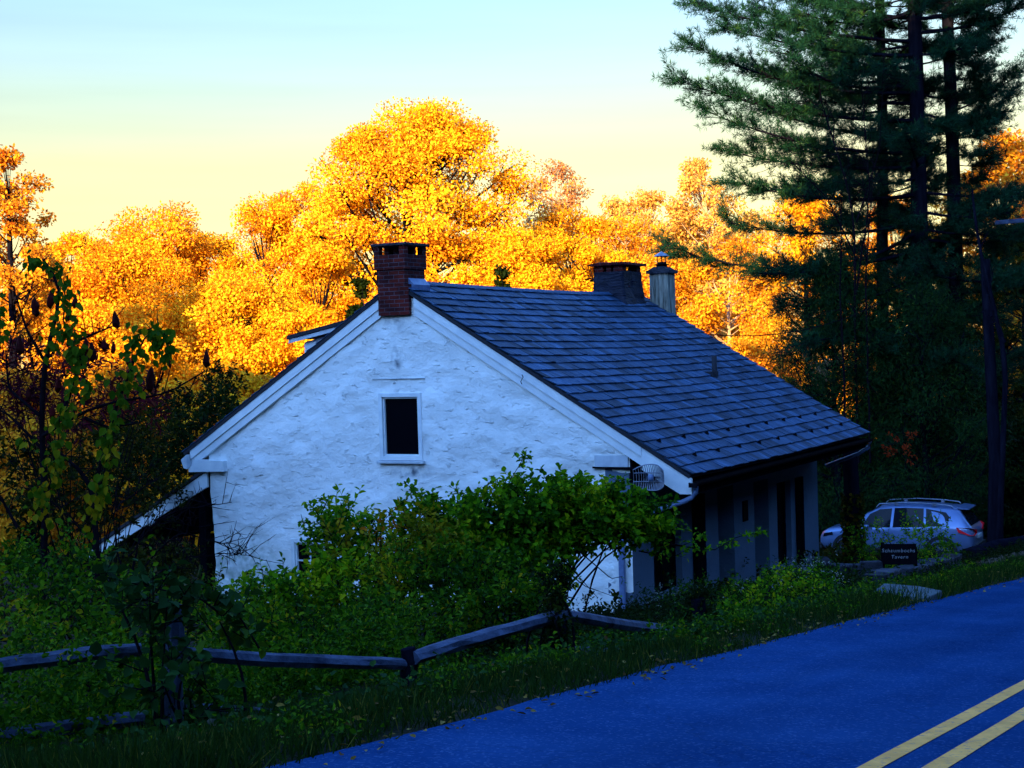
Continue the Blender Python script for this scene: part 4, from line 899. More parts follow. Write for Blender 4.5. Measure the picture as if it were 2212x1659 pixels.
def shrub(name, label, blobs, mat, seed, leaf=.07, dens=230, K=9, shoot=.30, stems=True, group=None, cat='shrub', wood=None, asp=.55, shoots=(), thick=.8, up=.45, tintshift=0.0, kind=None, stem_from=None, ns=3, midup=.1):
    rng = np.random.default_rng(seed); wood = wood or M_twig
    C, RR = [], []
    for (px, py, d, rx, ry) in blobs:
        C.append(np.array(P(px, py, d))); s_ = d / FPX; RR.append(np.array([rx * s_, max(rx, ry) * s_ * thick, ry * s_]))
    C, RR = np.array(C), np.array(RR)
    cx, cy = (stem_from if stem_from else C[:, :2].mean(0)); base = np.array([cx, cy, float(ground_z(cx, cy))])
    root = thing(name, label, cat, base, 0, group) if not kind else None
    pos, dr, tn = [], [], []
    for c, r in zip(C, RR):
        n = max(6, int(dens * math.pi * r[0] * r[2])); o = unit(rng.normal(0, 1, (n, 3))); f = rng.uniform(0, 1, n) ** .4
        p = c + o * f[:, None] * r; p[:, 2] = np.maximum(p[:, 2], ground_z(p[:, 0], p[:, 1]) + .02)
        pos.append(p); dr.append(o * .8 + np.array([0, 0, up]) + rng.normal(0, .5, (n, 3))); tn.append(rng.normal(0, .08) + .55 * fbm(p[:, 0] / .28 + 50, p[:, 2] / .28 + p[:, 1], seed, 2))
    pos, dr, tn = np.concatenate(pos), np.concatenate(dr), np.concatenate(tn)
    V, F, st = sprig_geo(pos, dr, shoot * rng.uniform(.5, 1.3, len(pos)), K, leaf, rng, asp)
    tint = np.repeat(np.repeat(tn + rng.normal(0, .10, len(pos)), K), 2) + np.repeat(rng.normal(.48 + tintshift, .17, len(pos) * K), 2)
    parts = [(V, F)]; T = [tint]; wd = [tubes_geo(st, np.tile(np.array([.0045, .0035, .0015]) * (leaf / .07), (len(st), 1)), 3)]
    for (pp, n_, lf) in shoots:                      # long free shoots, measured along their length
        pts = np.array([np.array(P(*p)) for p in pp]); k = 12; tt = np.linspace(0, len(pts) - 1, k)
        pl = np.stack([np.interp(tt, np.arange(len(pts)), pts[:, j]) for j in range(3)], 1)
        wd.append(tubes_geo(pl[None], np.linspace(.008, .003, k)[None], 4))
        ii = rng.uniform(1.5, k - 1, n_); pb = np.stack([np.interp(ii, np.arange(k), pl[:, j]) for j in range(3)], 1)
        dd = rng.normal(0, 1, (n_, 3)) * np.array([1, .8, .6]) + np.array([0, 0, .3])
        Vs, Fs, ss = sprig_geo(pb, dd, .09 * rng.uniform(.5, 1.6, n_), 3, lf, rng, asp); parts.append((Vs, Fs)); T.append(np.clip(rng.normal(.5 + tintshift, .16, len(Fs)), 0, 1)); wd.append(tubes_geo(ss, np.tile(np.array([.003, .0025, .001]), (len(ss), 1)), 3))
    V, F = join_geo(parts)
    if stems:
        m = len(C) * ns; ci = np.repeat(np.arange(len(C)), ns)
        b0 = base + np.stack([rng.normal(0, .18, m), rng.normal(0, .18, m), np.full(m, -.1)], 1); e = C[ci] + rng.normal(0, .4, (m, 3)) * RR[ci]
        mid = (b0 + e) / 2 + rng.normal(0, .12, (m, 3)) + np.array([0, 0, midup]); pth = np.stack([bez(b0[i], mid[i], e[i], 6) for i in range(m)])
        wd.append(tubes_geo(pth, np.tile(np.linspace(.018, .005, 6), (m, 1)), 4))
    VW, FW = join_geo(wd); T = np.clip(np.concatenate(T), 0, 1)
    if kind:
        o = link(np_mesh(name, V, F, T), name, mat); tag(o, kind=kind, label=label); return o
    link(np_mesh('foliage', V - base, F, T), 'foliage', mat, root); link(np_mesh('stems', VW - base, FW), 'stems', wood, root)
    return root
def bare(name, label, paths, seed, mat=None, r0=.02, cat='tree', twigs=10, tw=.5, group=None):
    """leafless wood: measured stems plus random twigs"""
    rng = np.random.default_rng(seed); geo = []; base = np.array(P(*paths[0][0])); base[2] = min(base[2], float(ground_z(base[0], base[1])))
    root = thing(name, label, cat, base, 0, group)
    for pp in paths:
        sc = pp[0][3] if len(pp[0]) > 3 else 1.0
        pts = np.array([np.array(P(*p[:3])) for p in pp]); k = 14; tt = np.linspace(0, len(pts) - 1, k); pl = np.stack([np.interp(tt, np.arange(len(pts)), pts[:, j]) for j in range(3)], 1)
        ker = np.array([.25, .5, .25]); pl[1:-1] = .25 * pl[:-2] + .5 * pl[1:-1] + .25 * pl[2:]; pl[1:-1] += rng.normal(0, .012, (k - 2, 3))
        geo.append(tubes_geo(pl[None], (r0 * sc * np.linspace(1, .3, k))[None], 6))
        ii = rng.uniform(3, k - 1, twigs); b = np.stack([np.interp(ii, np.arange(k), pl[:, j]) for j in range(3)], 1); d0 = unit(pl[-1] - pl[0])
        dd = unit(d0 * .6 + rng.normal(0, .8, (twigs, 3)) + np.array([0, 0, .15])); l_ = tw * rng.uniform(.3, 1.2, (twigs, 1))
        e = b + dd * l_; geo.append(tubes_geo(np.stack([b, (b + e) / 2 + rng.normal(0, .05, (twigs, 3)) * tw, e], 1), np.tile(np.array([.007, .005, .002]) * (.5 + r0 / .03), (twigs, 1)), 3))
        b2 = b + (e - b) * rng.uniform(.4, .9, (twigs, 1)); e2 = b2 + unit(dd + rng.normal(0, .8, (twigs, 3))) * l_ * .5
        geo.append(tubes_geo(np.stack([b2, (b2 + e2) / 2, e2], 1), np.tile(np.array([.005, .003, .0015]) * (.5 + r0 / .03), (twigs, 1)), 3))
    V, F = join_geo(geo); link(np_mesh('branches', V - base, F, smooth_sh=True), 'branches', mat or M_twig, root); return root
def pine(name, label, px_base, trunk, tr0, branches, seed, n_rand=20, zr=(0, 10), lr=(2.0, 4.2), mat=None, dens=1.0, needle=.22, group='tall pines'):
    """trunk: measured points (px,py,depth); branches: explicit (attach, tip) pairs; then random boughs between heights"""
    rng = np.random.default_rng(seed); tp = np.array([np.array(P(*p)) for p in trunk]); b0 = tp[0].copy(); b0[2] = float(ground_z(b0[0], b0[1]))
    root = thing(name, label, 'tree', b0, 0, group); tp = np.vstack([[b0[0], b0[1], b0[2] - .4], tp[1:]]) if tp[0][2] < b0[2] + 1 else np.vstack([[b0[0], b0[1], b0[2] - .4], tp])
    k = 12; tt = np.linspace(0, len(tp) - 1, k); pl = np.stack([np.interp(tt, np.arange(len(tp)), tp[:, j]) for j in range(3)], 1)
    geo = [tubes_geo(pl[None], (tr0 * np.linspace(1.15, .45, k))[None], 10)]
    B = []
    for (a, e) in branches: B.append((np.array(P(*a)), np.array(P(*e))))
    zs = np.linspace(zr[0], zr[1], n_rand) + rng.normal(0, .15, n_rand)
    for z in zs:
        a = np.array([np.interp(z, pl[:, 2], pl[:, 0]), np.interp(z, pl[:, 2], pl[:, 1]), z]); an = rng.uniform(0, 6.28); ll = rng.uniform(*lr)
        B.append((a, a + np.array([math.cos(an) * ll, math.sin(an) * ll, rng.uniform(-.12, .22) * ll])))
    npos, ndir = [], []
    for (a, e) in B:
        ll = np.linalg.norm(e - a); mid = (a + e) / 2 + np.array([0, 0, -.10 * ll]) + rng.normal(0, .05 * ll, 3); path = bez(a, mid, e, 9)
        geo.append(tubes_geo(path[None], (np.clip(ll * .016, .02, .075) * np.linspace(1, .15, 9))[None], 5))
        d = unit(e - a); nb = int(8 + 9 * ll * dens)
        t = rng.uniform(.28, 1.0, nb); bp = np.stack([np.interp(t * 8, np.arange(9), path[:, j]) for j in range(3)], 1)
        side = unit(np.cross(d, [0, 0, 1])) * rng.choice([-1, 1], nb)[:, None]
        dd = unit(d * rng.uniform(.4, 1.1, (nb, 1)) + side * rng.uniform(.2, 1.0, (nb, 1)) + np.stack([np.zeros(nb), np.zeros(nb), rng.uniform(-.35, .75, nb)], 1))
        bl = rng.uniform(.35, 1.15, (nb, 1)) * min(1.0, .35 + ll / 4); be_ = bp + dd * bl
        geo.append(tubes_geo(np.stack([bp, (bp + be_) / 2, be_], 1), np.tile(np.array([.014, .010, .005]), (nb, 1)), 3))
        for f in np.linspace(.3, 1, 5): npos.append(bp + (be_ - bp) * f + rng.normal(0, .03, (nb, 3))); ndir.append(dd)
    npos = np.concatenate(npos); ndir = np.concatenate(ndir); Kn = 17; m = len(npos)
    pos = np.repeat(npos, Kn, 0); dirs = unit(np.repeat(ndir, Kn, 0) * .55 + rng.normal(0, .62, (m * Kn, 3)) + np.array([0, 0, .2]))
    V, F, q = leaf_geo(pos, dirs, rng.normal(0, 1, (m * Kn, 3)), needle * rng.uniform(.7, 1.2, m * Kn), .018, 'diamond')
    tint = np.clip(np.repeat(rng.normal(.4, .2, m), Kn) + rng.normal(0, .1, m * Kn), 0, 1)
    link(np_mesh('crown', V - b0, F, tint), 'crown', mat or M_needle, root)
    V, F = join_geo(geo); link(np_mesh('trunk', V - b0, F, smooth_sh=True), 'trunk', M_bark, root); return root
# ------------------------------------------------------------------ autumn wood behind the house (sunlit)
T = top_tree
BIG = T('maple_tree', 'huge dome shaped golden tree rising directly behind the brick chimney', 895, 222, 74, 640, M_yellow, 11, .25, clumps=260, leaves=154000, leaf=0.168, trunk_r=.36, cr=.98, narrow=2.7, group='sunlit autumn trees')
G = dict(group='sunlit autumn trees')
T('maple_tree', 'golden tree with rounded top left of the huge dome tree', 640, 372, 80, 280, M_yellow, 12, .2, clumps=70, leaves=40460, leaf=0.164, narrow=2.8, **G)
T('maple_tree', 'orange gold tree rising just left of the dormer', 565, 418, 74, 330, M_yellow, 13, .15, clumps=80, leaves=47600, leaf=0.158, narrow=2.8, **G)
T('maple_tree', 'broad golden tree, second crown from the left on the skyline', 350, 440, 76, 390, M_yellow, 14, .2, clumps=110, leaves=71400, leaf=0.164, narrow=2.8, **G)
T('maple_tree', 'golden tree with low round crown at the left skyline end', 150, 486, 80, 273, M_yellow, 15, .2, clumps=80, leaves=52360, leaf=0.164, narrow=2.8, **G)
T('maple_tree', 'pale golden tree in front of the left skyline trees', 255, 525, 64, 429, M_yellow, 16, .12, clumps=120, leaves=80920, leaf=0.144, narrow=2.8, **G)
T('maple_tree', 'golden orange tree over the left end of the roof', 500, 590, 62, 429, M_yellow, 17, .08, clumps=110, leaves=76160, leaf=0.144, narrow=2.8, **G)
T('maple_tree', 'bright golden tree directly left of the brick chimney', 700, 520, 60, 286, M_yellow, 18, .1, clumps=80, leaves=52360, leaf=0.144, narrow=2.8, **G)
T('maple_tree', 'orange tree low behind the sumac stems', 70, 590, 62, 338, M_orange, 19, .08, clumps=90, leaves=57120, leaf=0.144, narrow=2.8, **G)
T('maple_tree', 'small yellow tree glowing above the lean-to roof', 330, 720, 54, 390, M_yellow, 20, .06, clumps=90, leaves=57120, leaf=0.131, narrow=2.8, **G)
T('maple_tree', 'small golden tree low at the left picture edge', 60, 800, 52, 338, M_orange, 21, .06, clumps=80, leaves=47600, leaf=0.131, narrow=2.8, **G)
T('maple_tree', 'small golden tree tucked behind the left roof slope', 520, 790, 50, 299, M_yellow, 22, .06, clumps=80, leaves=42840, leaf=0.131, narrow=2.8, **G)
T('maple_tree', 'golden tree filling the gap behind the ridge middle', 1130, 470, 68, 338, M_yellow, 23, .1, clumps=90, leaves=61879, leaf=0.151, narrow=2.8, **G)
T('maple_tree', 'golden tree behind the tarpaulin wrapped chimney', 1265, 440, 72, 247, M_yellow, 24, .1, clumps=80, leaves=47600, leaf=0.151, narrow=2.8, **G)
T('red_maple_tree', 'thin pinkish red tree poking up right of the huge dome tree', 1200, 335, 88, 230, M_rust, 25, .25, clumps=110, leaves=14000, leaf=.19, bark=M_barkpale, **G)
T('birch_tree', 'sparse amber tree with pale stems above the white chimney', 1400, 400, 82, 255, M_pale, 26, .3, clumps=96, leaves=19500, leaf=0.180, bark=M_barkpale, trunk_r=.14, **G)
T('birch_tree', 'tall sparse amber tree with the highest top beside the pine boughs', 1512, 330, 80, 195, M_pale, 27, .35, clumps=88, leaves=16800, leaf=0.188, bark=M_barkpale, trunk_r=.15, narrow=3, **G)
T('birch_tree', 'sparse amber tree left of the white chimney', 1310, 405, 86, 195, M_pale, 28, .3, clumps=80, leaves=15000, leaf=0.188, bark=M_barkpale, trunk_r=.13, **G)
T('maple_tree', 'orange tree behind the white chimney', 1430, 540, 70, 286, M_orange, 29, .1, clumps=90, leaves=47600, leaf=0.144, bark=M_barkpale, narrow=2.8, **G)
T('maple_tree', 'orange yellow tree between white chimney and pine boughs', 1570, 500, 68, 299, M_orange, 30, .08, clumps=90, leaves=47600, leaf=0.144, bark=M_barkpale, narrow=2.8, **G)
T('maple_tree', 'fiery orange bush of a tree beyond the far roof slope', 1640, 690, 60, 247, M_orange, 31, .05, clumps=80, leaves=42840, leaf=0.125, narrow=2.8, **G)
T('maple_tree', 'golden tree seen through the lower pine boughs', 1740, 400, 84, 338, M_yellow, 32, .1, clumps=90, leaves=57120, leaf=0.158, narrow=2.8, **G)
T('maple_tree', 'golden orange tree seen between the dark pine trunks', 1930, 420, 86, 286, M_orange, 33, .1, clumps=80, leaves=42840, leaf=0.158, narrow=2.8, **G)
T('oak_tree', 'orange topped tree at the right picture edge beyond the pines', 2165, 270, 74, 360, M_orange, 34, .12, clumps=150, leaves=46000, leaf=.24, **G)
T('oak_tree', 'orange pink tree entering at the left picture edge', 8, 318, 52, 230, M_orange, 35, .55, clumps=80, leaves=11000, leaf=.15, **G)
T('holly_tree', 'dark green tree showing between golden trees right of the brick chimney', 1085, 560, 62, 110, M_dkgreen, 36, .05, clumps=50, leaves=10000, leaf=.2, group='sunlit autumn trees')
T('holly_tree', 'dark green tree showing just left of the brick chimney', 775, 580, 60, 90, M_dkgreen, 37, .05, clumps=45, leaves=9000, leaf=.2, group='sunlit autumn trees')

T('maple_tree', 'golden tree closing the skyline gap left of the dormer', 470, 470, 78, 260, M_yellow, 38, .15, clumps=90, leaves=50400, leaf=0.160, narrow=2.8, **G)
T('maple_tree', 'golden tree behind the pale leftmost ones', 230, 500, 84, 260, M_orange, 39, .15, clumps=90, leaves=47600, leaf=0.160, narrow=2.8, **G)
T('maple_tree', 'golden lower tree right of the huge dome tree', 1225, 425, 78, 360, M_yellow, 40, .1, clumps=110, leaves=61599, leaf=0.152, narrow=2.8, **G)
T('birch_tree', 'sparse orange tree closing the skyline behind the tarpaulin wrapped chimney', 1350, 445, 78, 330, M_orange, 50, .1, clumps=110, leaves=26000, leaf=.19, bark=M_barkpale, trunk_r=.13, **G)
T('birch_tree', 'sparse orange tree low on the skyline right of the white chimney', 1490, 450, 84, 300, M_orange, 51, .1, clumps=100, leaves=24000, leaf=.19, bark=M_barkpale, trunk_r=.13, **G)
T('birch_tree', 'thin golden tree behind the lowest pine boughs', 1620, 430, 88, 260, M_pale, 52, .1, clumps=90, leaves=18000, leaf=.2, bark=M_barkpale, trunk_r=.13, **G)

# ------------------------------------------------------------------ shaded wood on the right
S = dict(group='shaded trees behind the car')
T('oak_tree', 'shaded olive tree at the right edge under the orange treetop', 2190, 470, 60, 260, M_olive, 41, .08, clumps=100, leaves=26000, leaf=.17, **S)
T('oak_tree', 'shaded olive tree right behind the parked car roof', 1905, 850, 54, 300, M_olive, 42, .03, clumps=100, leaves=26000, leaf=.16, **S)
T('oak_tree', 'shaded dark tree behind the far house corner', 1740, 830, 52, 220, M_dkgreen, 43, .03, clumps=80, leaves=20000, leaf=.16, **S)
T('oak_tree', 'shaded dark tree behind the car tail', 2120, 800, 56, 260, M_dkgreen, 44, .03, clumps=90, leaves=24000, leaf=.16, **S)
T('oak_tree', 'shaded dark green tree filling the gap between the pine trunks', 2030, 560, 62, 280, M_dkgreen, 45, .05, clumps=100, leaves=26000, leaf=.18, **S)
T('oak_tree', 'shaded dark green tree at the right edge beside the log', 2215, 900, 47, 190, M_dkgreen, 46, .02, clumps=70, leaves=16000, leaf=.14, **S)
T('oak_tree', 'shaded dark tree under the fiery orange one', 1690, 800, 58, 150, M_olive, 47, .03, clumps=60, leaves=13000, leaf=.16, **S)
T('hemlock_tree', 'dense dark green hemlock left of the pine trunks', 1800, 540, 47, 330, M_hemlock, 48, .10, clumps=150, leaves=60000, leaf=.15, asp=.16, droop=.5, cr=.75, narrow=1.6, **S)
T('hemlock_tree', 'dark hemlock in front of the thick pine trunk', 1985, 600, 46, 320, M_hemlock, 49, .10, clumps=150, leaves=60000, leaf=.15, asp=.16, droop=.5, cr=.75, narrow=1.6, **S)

# ------------------------------------------------------------------ pines
def B(*r): return [((a, b, c), (d, e, f)) for a, b, c, d, e, f in r]
pine('pine_tree', 'thickest dark pine trunk with long boughs reaching left', 1985, [(2010, 1150, 48.5), (1990, 760, 48.5), (1985, 400, 48.5), (1975, 0, 48.5), (1960, -420, 48.5), (1950, -800, 48.5)], .30,
     B((1985, 260, 48.5, 1455, 170, 46), (1980, 200, 48.5, 1490, 95, 47), (1985, 330, 48.5, 1525, 240, 46), (1985, 360, 48.5, 1545, 320, 47), (1985, 420, 48.5, 1580, 390, 46.5), (1978, 90, 48.5, 1500, 5, 47),
       (1985, 120, 48.5, 1560, 60, 45), (1985, 300, 48.5, 1600, 215, 50), (1985, 480, 48.5, 1575, 480, 47), (1985, 540, 48.5, 1450, 535, 46), (1985, 500, 48.5, 1640, 590, 46), (1978, 40, 48.5, 1620, -40, 49), (1985, 180, 48.5, 1700, 110, 44),
       (1985, 170, 48.5, 1650, 160, 51), (1985, 600, 48.5, 1690, 660, 46), (1985, 640, 48.5, 1740, 740, 45), (1978, 20, 48.5, 1740, 30, 46)), 61, n_rand=95, zr=(-1.5, 16), lr=(1.6, 4.2))
pine('pine_tree', 'straight pine trunk right of the thickest one, lit near its top', 2055, [(2080, 1100, 50), (2065, 600, 50), (2058, 300, 50), (2045, 0, 50), (2030, -420, 50), (2020, -760, 50)], .27,
     B((2058, 240, 50, 2200, 160, 48), (2058, 280, 50, 2165, 250, 49), (2050, 130, 50, 2120, 90, 50), (2050, 60, 50, 2110, 10, 49), (2058, 330, 50, 2130, 330, 48), (2058, 300, 50, 2180, 200, 51), (2060, 420, 50, 2100, 470, 49)), 62, n_rand=30, zr=(4.5, 16), lr=(1.2, 2.8))
pine('pine_tree', 'slimmer dark pine trunk left of the thickest one', 1905, [(1915, 1100, 51), (1905, 600, 51), (1908, 300, 51), (1900, 0, 51), (1890, -420, 51), (1885, -700, 51)], .22,
     B((1905, 220, 51, 1600, 130, 50), (1905, 320, 51, 1640, 300, 50), (1905, 80, 51, 1640, 20, 50), (1905, 150, 51, 1690, 60, 52), (1905, 380, 51, 1640, 400, 50)), 63, n_rand=60, zr=(0, 16), lr=(1.4, 3.4))
bare('sapling', 'slender leafless saplings fanning out left of the pine trunks', [[(1855, 1000, 45.5), (1845, 700, 45.5), (1850, 480, 45.5), (1800, 300, 45.5), (1770, 210, 45.5)], [(1848, 640, 45.5, .7), (1880, 420, 45.8), (1860, 180, 46)],
     [(1850, 560, 45.5, .6), (1790, 430, 45.2), (1700, 340, 45)], [(1850, 480, 45.5, .6), (1900, 330, 46), (1910, 120, 46)]], 71, r0=.045, twigs=26, tw=1.5)
bare('sapling', 'two thin dark stems rising beside the fanning saplings', [[(1830, 1000, 44.8), (1815, 620, 44.8), (1818, 420, 44.8)], [(1880, 1000, 45), (1870, 600, 45), (1885, 380, 45)]], 72, r0=.035, twigs=18, tw=1.2)
bare('dead_snag', 'broken grey leaning snag at the right edge of the pines', [[(2160, 1180, 41), (2168, 900, 41), (2172, 760, 41), (2150, 680, 41), (2112, 520, 41), (2100, 410, 41)], [(2170, 740, 41, .5), (2125, 610, 41)]], 73, mat=M_bark, r0=.10, twigs=5, tw=.7)
log('leafless_tree', [P(2150, 1215, 42), P(2150, 1000, 42), P(2140, 800, 42), P(2128, 560, 42)], [.24, .18, .16, .13], 'thick dark bare trunk right of the parked car', 'tree')
log('leafless_tree', [P(2022, 1200, 47), P(2018, 1000, 47), P(2012, 880, 47)], [.26, .21, .19], 'bluish dark trunk rising behind the parked car roof', 'tree')
log('tree_stump', [P(2112, 1262, 36) , P(2113, 1230, 36), P(2112, 1185, 36)], [.40, .24, .22], 'dark flared stump near the end of the gravel drive', 'stump')
TR = P(1845, 1215, 34)
tb = MB(); tb.tube([(0, 0, -.3), (0, 0, 1), (-.02, 0, 2.2), (-.05, 0, 3.2)], [.22, .19, .18, .16], 12)
iv = thing('ivy_trunk', 'dark trunk wrapped in ivy between house corner and parked car', 'tree', (TR.x, TR.y, float(ground_z(TR.x, TR.y)))); tb.build('trunk', M_bark, iv)
rng = np.random.default_rng(5); n = 900; a = rng.uniform(0, 6.28, n); z = rng.uniform(0, 1.9, n) ** 1.0; pv = np.stack([.23 * np.cos(a), .23 * np.sin(a), z], 1); od = np.stack([np.cos(a), np.sin(a), 0 * a], 1)
V, F, q = leaf_geo(pv, rng.normal(0, .6, (n, 3)) + [0, 0, -.8], od + rng.normal(0, .35, (n, 3)), .09, .075); link(np_mesh('ivy', V, F, np.repeat(rng.uniform(.1, 1, n), 2)), 'ivy', M_olive, iv)
# crossarm of the pole standing just outside the right edge
pp = P(2330, 900, 43); pole = thing('utility_pole', 'wooden utility pole whose crossarm enters at the right edge', 'utility pole', (pp.x, pp.y, float(ground_z(pp.x, pp.y))))
zc = P(2180, 472, 43).z - pole.location.z
b = MB(); b.tube([(0, 0, -.5), (0, 0, zc * .5), (0, 0, zc + .6)], [.15, .13, .11], 12); b.build('post', M_bark, pole)
b = MB(); x0 = P(2146, 476, 43).x - pp.x; b.box((x0, -.06, zc - .06), (-x0, .06, zc + .06), M=Matrix.Translation((0, -.15, 0)) @ Matrix.Translation((0, 0, zc)) @ Matrix.Rotation(math.radians(-3), 4, 'Y') @ Matrix.Translation((0, 0, -zc))); b.build('crossarm', M_rail, pole, bevel=.01)
wr = MB(); a_, b_ = P(1530, 722, 36.5), P(1900, 655, 43); wr.tube([a_.lerp(b_, t) + Vector((0, 0, -.35 * 4 * t * (1 - t))) for t in np.linspace(0, 1, 12)], .012, 4); tag(wr.build('service_wire', M_black), 'thin black wire from the far roof slope to the pines', 'wire')

# ------------------------------------------------------------------ shaded brush on the left behind the lean-to
bg_ = dict(group='shaded brush left of the house')
shrub('brush', 'dark bushy thicket against the lower end of the left roof slope', [(440, 930, 34, 70, 60), (390, 1000, 34, 60, 60), (470, 870, 36, 40, 40), (330, 1010, 35, 60, 60), (400, 890, 36, 50, 45), (320, 920, 36, 70, 50), (250, 960, 36, 60, 50), (480, 830, 37, 40, 35)], M_dkgreen, 81, leaf=.11, dens=110, **bg_)
shrub('brush', 'maroon leaved sumac thicket behind the cone bearing stems', [(60, 800, 24, 70, 45), (150, 820, 24, 80, 45), (240, 850, 25, 60, 45), (30, 880, 24, 60, 50), (310, 870, 26, 50, 40), (120, 900, 24, 80, 40)], M_maroon, 82, leaf=.13, dens=75, asp=.3, **bg_)
shrub('brush', 'dark olive thicket under the maroon sumac', [(60, 1010, 25, 90, 60), (200, 980, 26, 90, 60), (300, 930, 27, 70, 50), (120, 1090, 24, 110, 60), (240, 1080, 25, 80, 60), (340, 1080, 28, 60, 50)], M_olive, 83, leaf=.10, dens=90, **bg_)
shrub('brush', 'dark thicket seen through the open lean-to', [(300, 1230, 24, 70, 60), (390, 1240, 24, 50, 50)], M_olive, 84, leaf=.09, dens=120, **bg_)
bare('bare_shrub', 'leafless grey twiggy bush in front of the lean-to', [[(280, 1290, 19), (300, 1150, 19), (390, 1100, 19.4), (500, 1085, 20)], [(290, 1250, 19, .7), (380, 1150, 19), (520, 1180, 20)], [(270, 1270, 19, .7), (240, 1100, 19), (330, 1040, 19)],
     [(300, 1260, 19, .6), (420, 1200, 19.5), (545, 1200, 20)], [(280, 1200, 19, .6), (340, 1120, 19), (440, 1140, 19.6)], [(250, 1250, 19, .8), (160, 1120, 18.6), (60, 1050, 18.5)]], 85, r0=.018, twigs=24, tw=.45, cat='shrub')

# ------------------------------------------------------------------ sumac with fruit cones and vine, near the left edge
sm = thing('sumac_tree', 'bare stemmed sumac with dark red fruit cones at the left edge', 'tree', (P(110, 1300, 15).x, P(110, 1300, 15).y, float(ground_z(P(110, 1300, 15).x, P(110, 1300, 15).y))))
SB = np.array(sm.location)
def Z7(x, y, d=15.0): return (x / 2.559, y / 2.559 + 475, d)
stems = [[Z7(240, 2100), Z7(245, 1500), Z7(215, 1100), Z7(270, 730), Z7(350, 400), Z7(235, 230)], [Z7(260, 1280), Z7(60, 1080), Z7(-60, 1020)], [Z7(215, 1100), Z7(60, 940), Z7(30, 740)], [Z7(255, 800), Z7(170, 620), Z7(80, 370)],
         [Z7(240, 1200), Z7(480, 1060), Z7(660, 1000), Z7(900, 950), Z7(1130, 830)], [Z7(380, 690), Z7(480, 650), Z7(630, 600)], [Z7(560, 2000), Z7(520, 1500), Z7(430, 1370), Z7(340, 1300)], [Z7(480, 1090), Z7(600, 1140), Z7(780, 1130)],
         [Z7(520, 1500), Z7(610, 1120), Z7(690, 850), Z7(790, 620), Z7(880, 590)], [Z7(100, 1700), Z7(-60, 1450)], [Z7(330, 1100), Z7(430, 850), Z7(470, 700)]]
geo = []; rng = np.random.default_rng(9)
for i, s_ in enumerate(stems):
    pts = np.array([np.array(P(*p)) for p in s_]); pts += rng.normal(0, .02, pts.shape); k = 12; tt = np.linspace(0, len(pts) - 1, k); pl = np.stack([np.interp(tt, np.arange(len(pts)), pts[:, j]) for j in range(3)], 1); pl[1:-1] = .25 * pl[:-2] + .5 * pl[1:-1] + .25 * pl[2:]
    geo.append(tubes_geo(pl[None], ((.038 if i in (0, 6) else .02) * np.linspace(1, .35, k))[None], 6))
    m = 7; ii = rng.uniform(4, k - 1, m); bb = np.stack([np.interp(ii, np.arange(k), pl[:, j]) for j in range(3)], 1); e = bb + rng.normal(0, .16, (m, 3)) + np.array([0, 0, .08]); geo.append(tubes_geo(np.stack([bb, (bb + e) / 2, e], 1), np.tile(np.array([.008, .006, .003]), (m, 1)), 3))
V, F = join_geo(geo); link(np_mesh('stems', V - SB, F, smooth_sh=True), 'stems', M_twig, sm)
rr = random.Random(3)
for (x, y, s_) in ((195, 480, 1.0), (280, 435, .95), (415, 450, .7), (640, 552, .9), (470, 700, .95), (508, 730, 1), (575, 690, .7), (110, 690, 1.0), (832, 880, 1.3), (1140, 765, .9), (935, 785, .6), (706, 770, .8), (320, 910, .8), (375, 530, .6), (626, 705, .6), (155, 960, .6), (290, 1060, .7)):
    c = Vector(P(*Z7(x, y, 15 + rr.uniform(-.3, .3)))) - sm.location; b = MB(); hgt = .20 * s_; rad = .043 * s_ * rr.uniform(.9, 1.1); tl = rr.uniform(-.25, .25)
    prof = [(0.0, .5), (.35, .40), (.55, .28), (.9, .02), (1.0, -.2), (.8, -.38), (.3, -.5), (0, -.52)]
    n = 9; vs = []
    for r_, z_ in prof:
        for k in range(n):
            a = 6.283 * k / n; q = r_ * rad * rr.uniform(.72, 1.2); vs.append(c + Vector((q * math.cos(a) + tl * z_ * hgt, q * math.sin(a), z_ * hgt + rr.uniform(-.008, .008))))
    b.add(vs, [(i * n + k, i * n + (k + 1) % n, (i + 1) * n + (k + 1) % n, (i + 1) * n + k) for i in range(len(prof) - 1) for k in range(n)], rr.random()); b.build('fruit_cone', M_cone, sm)
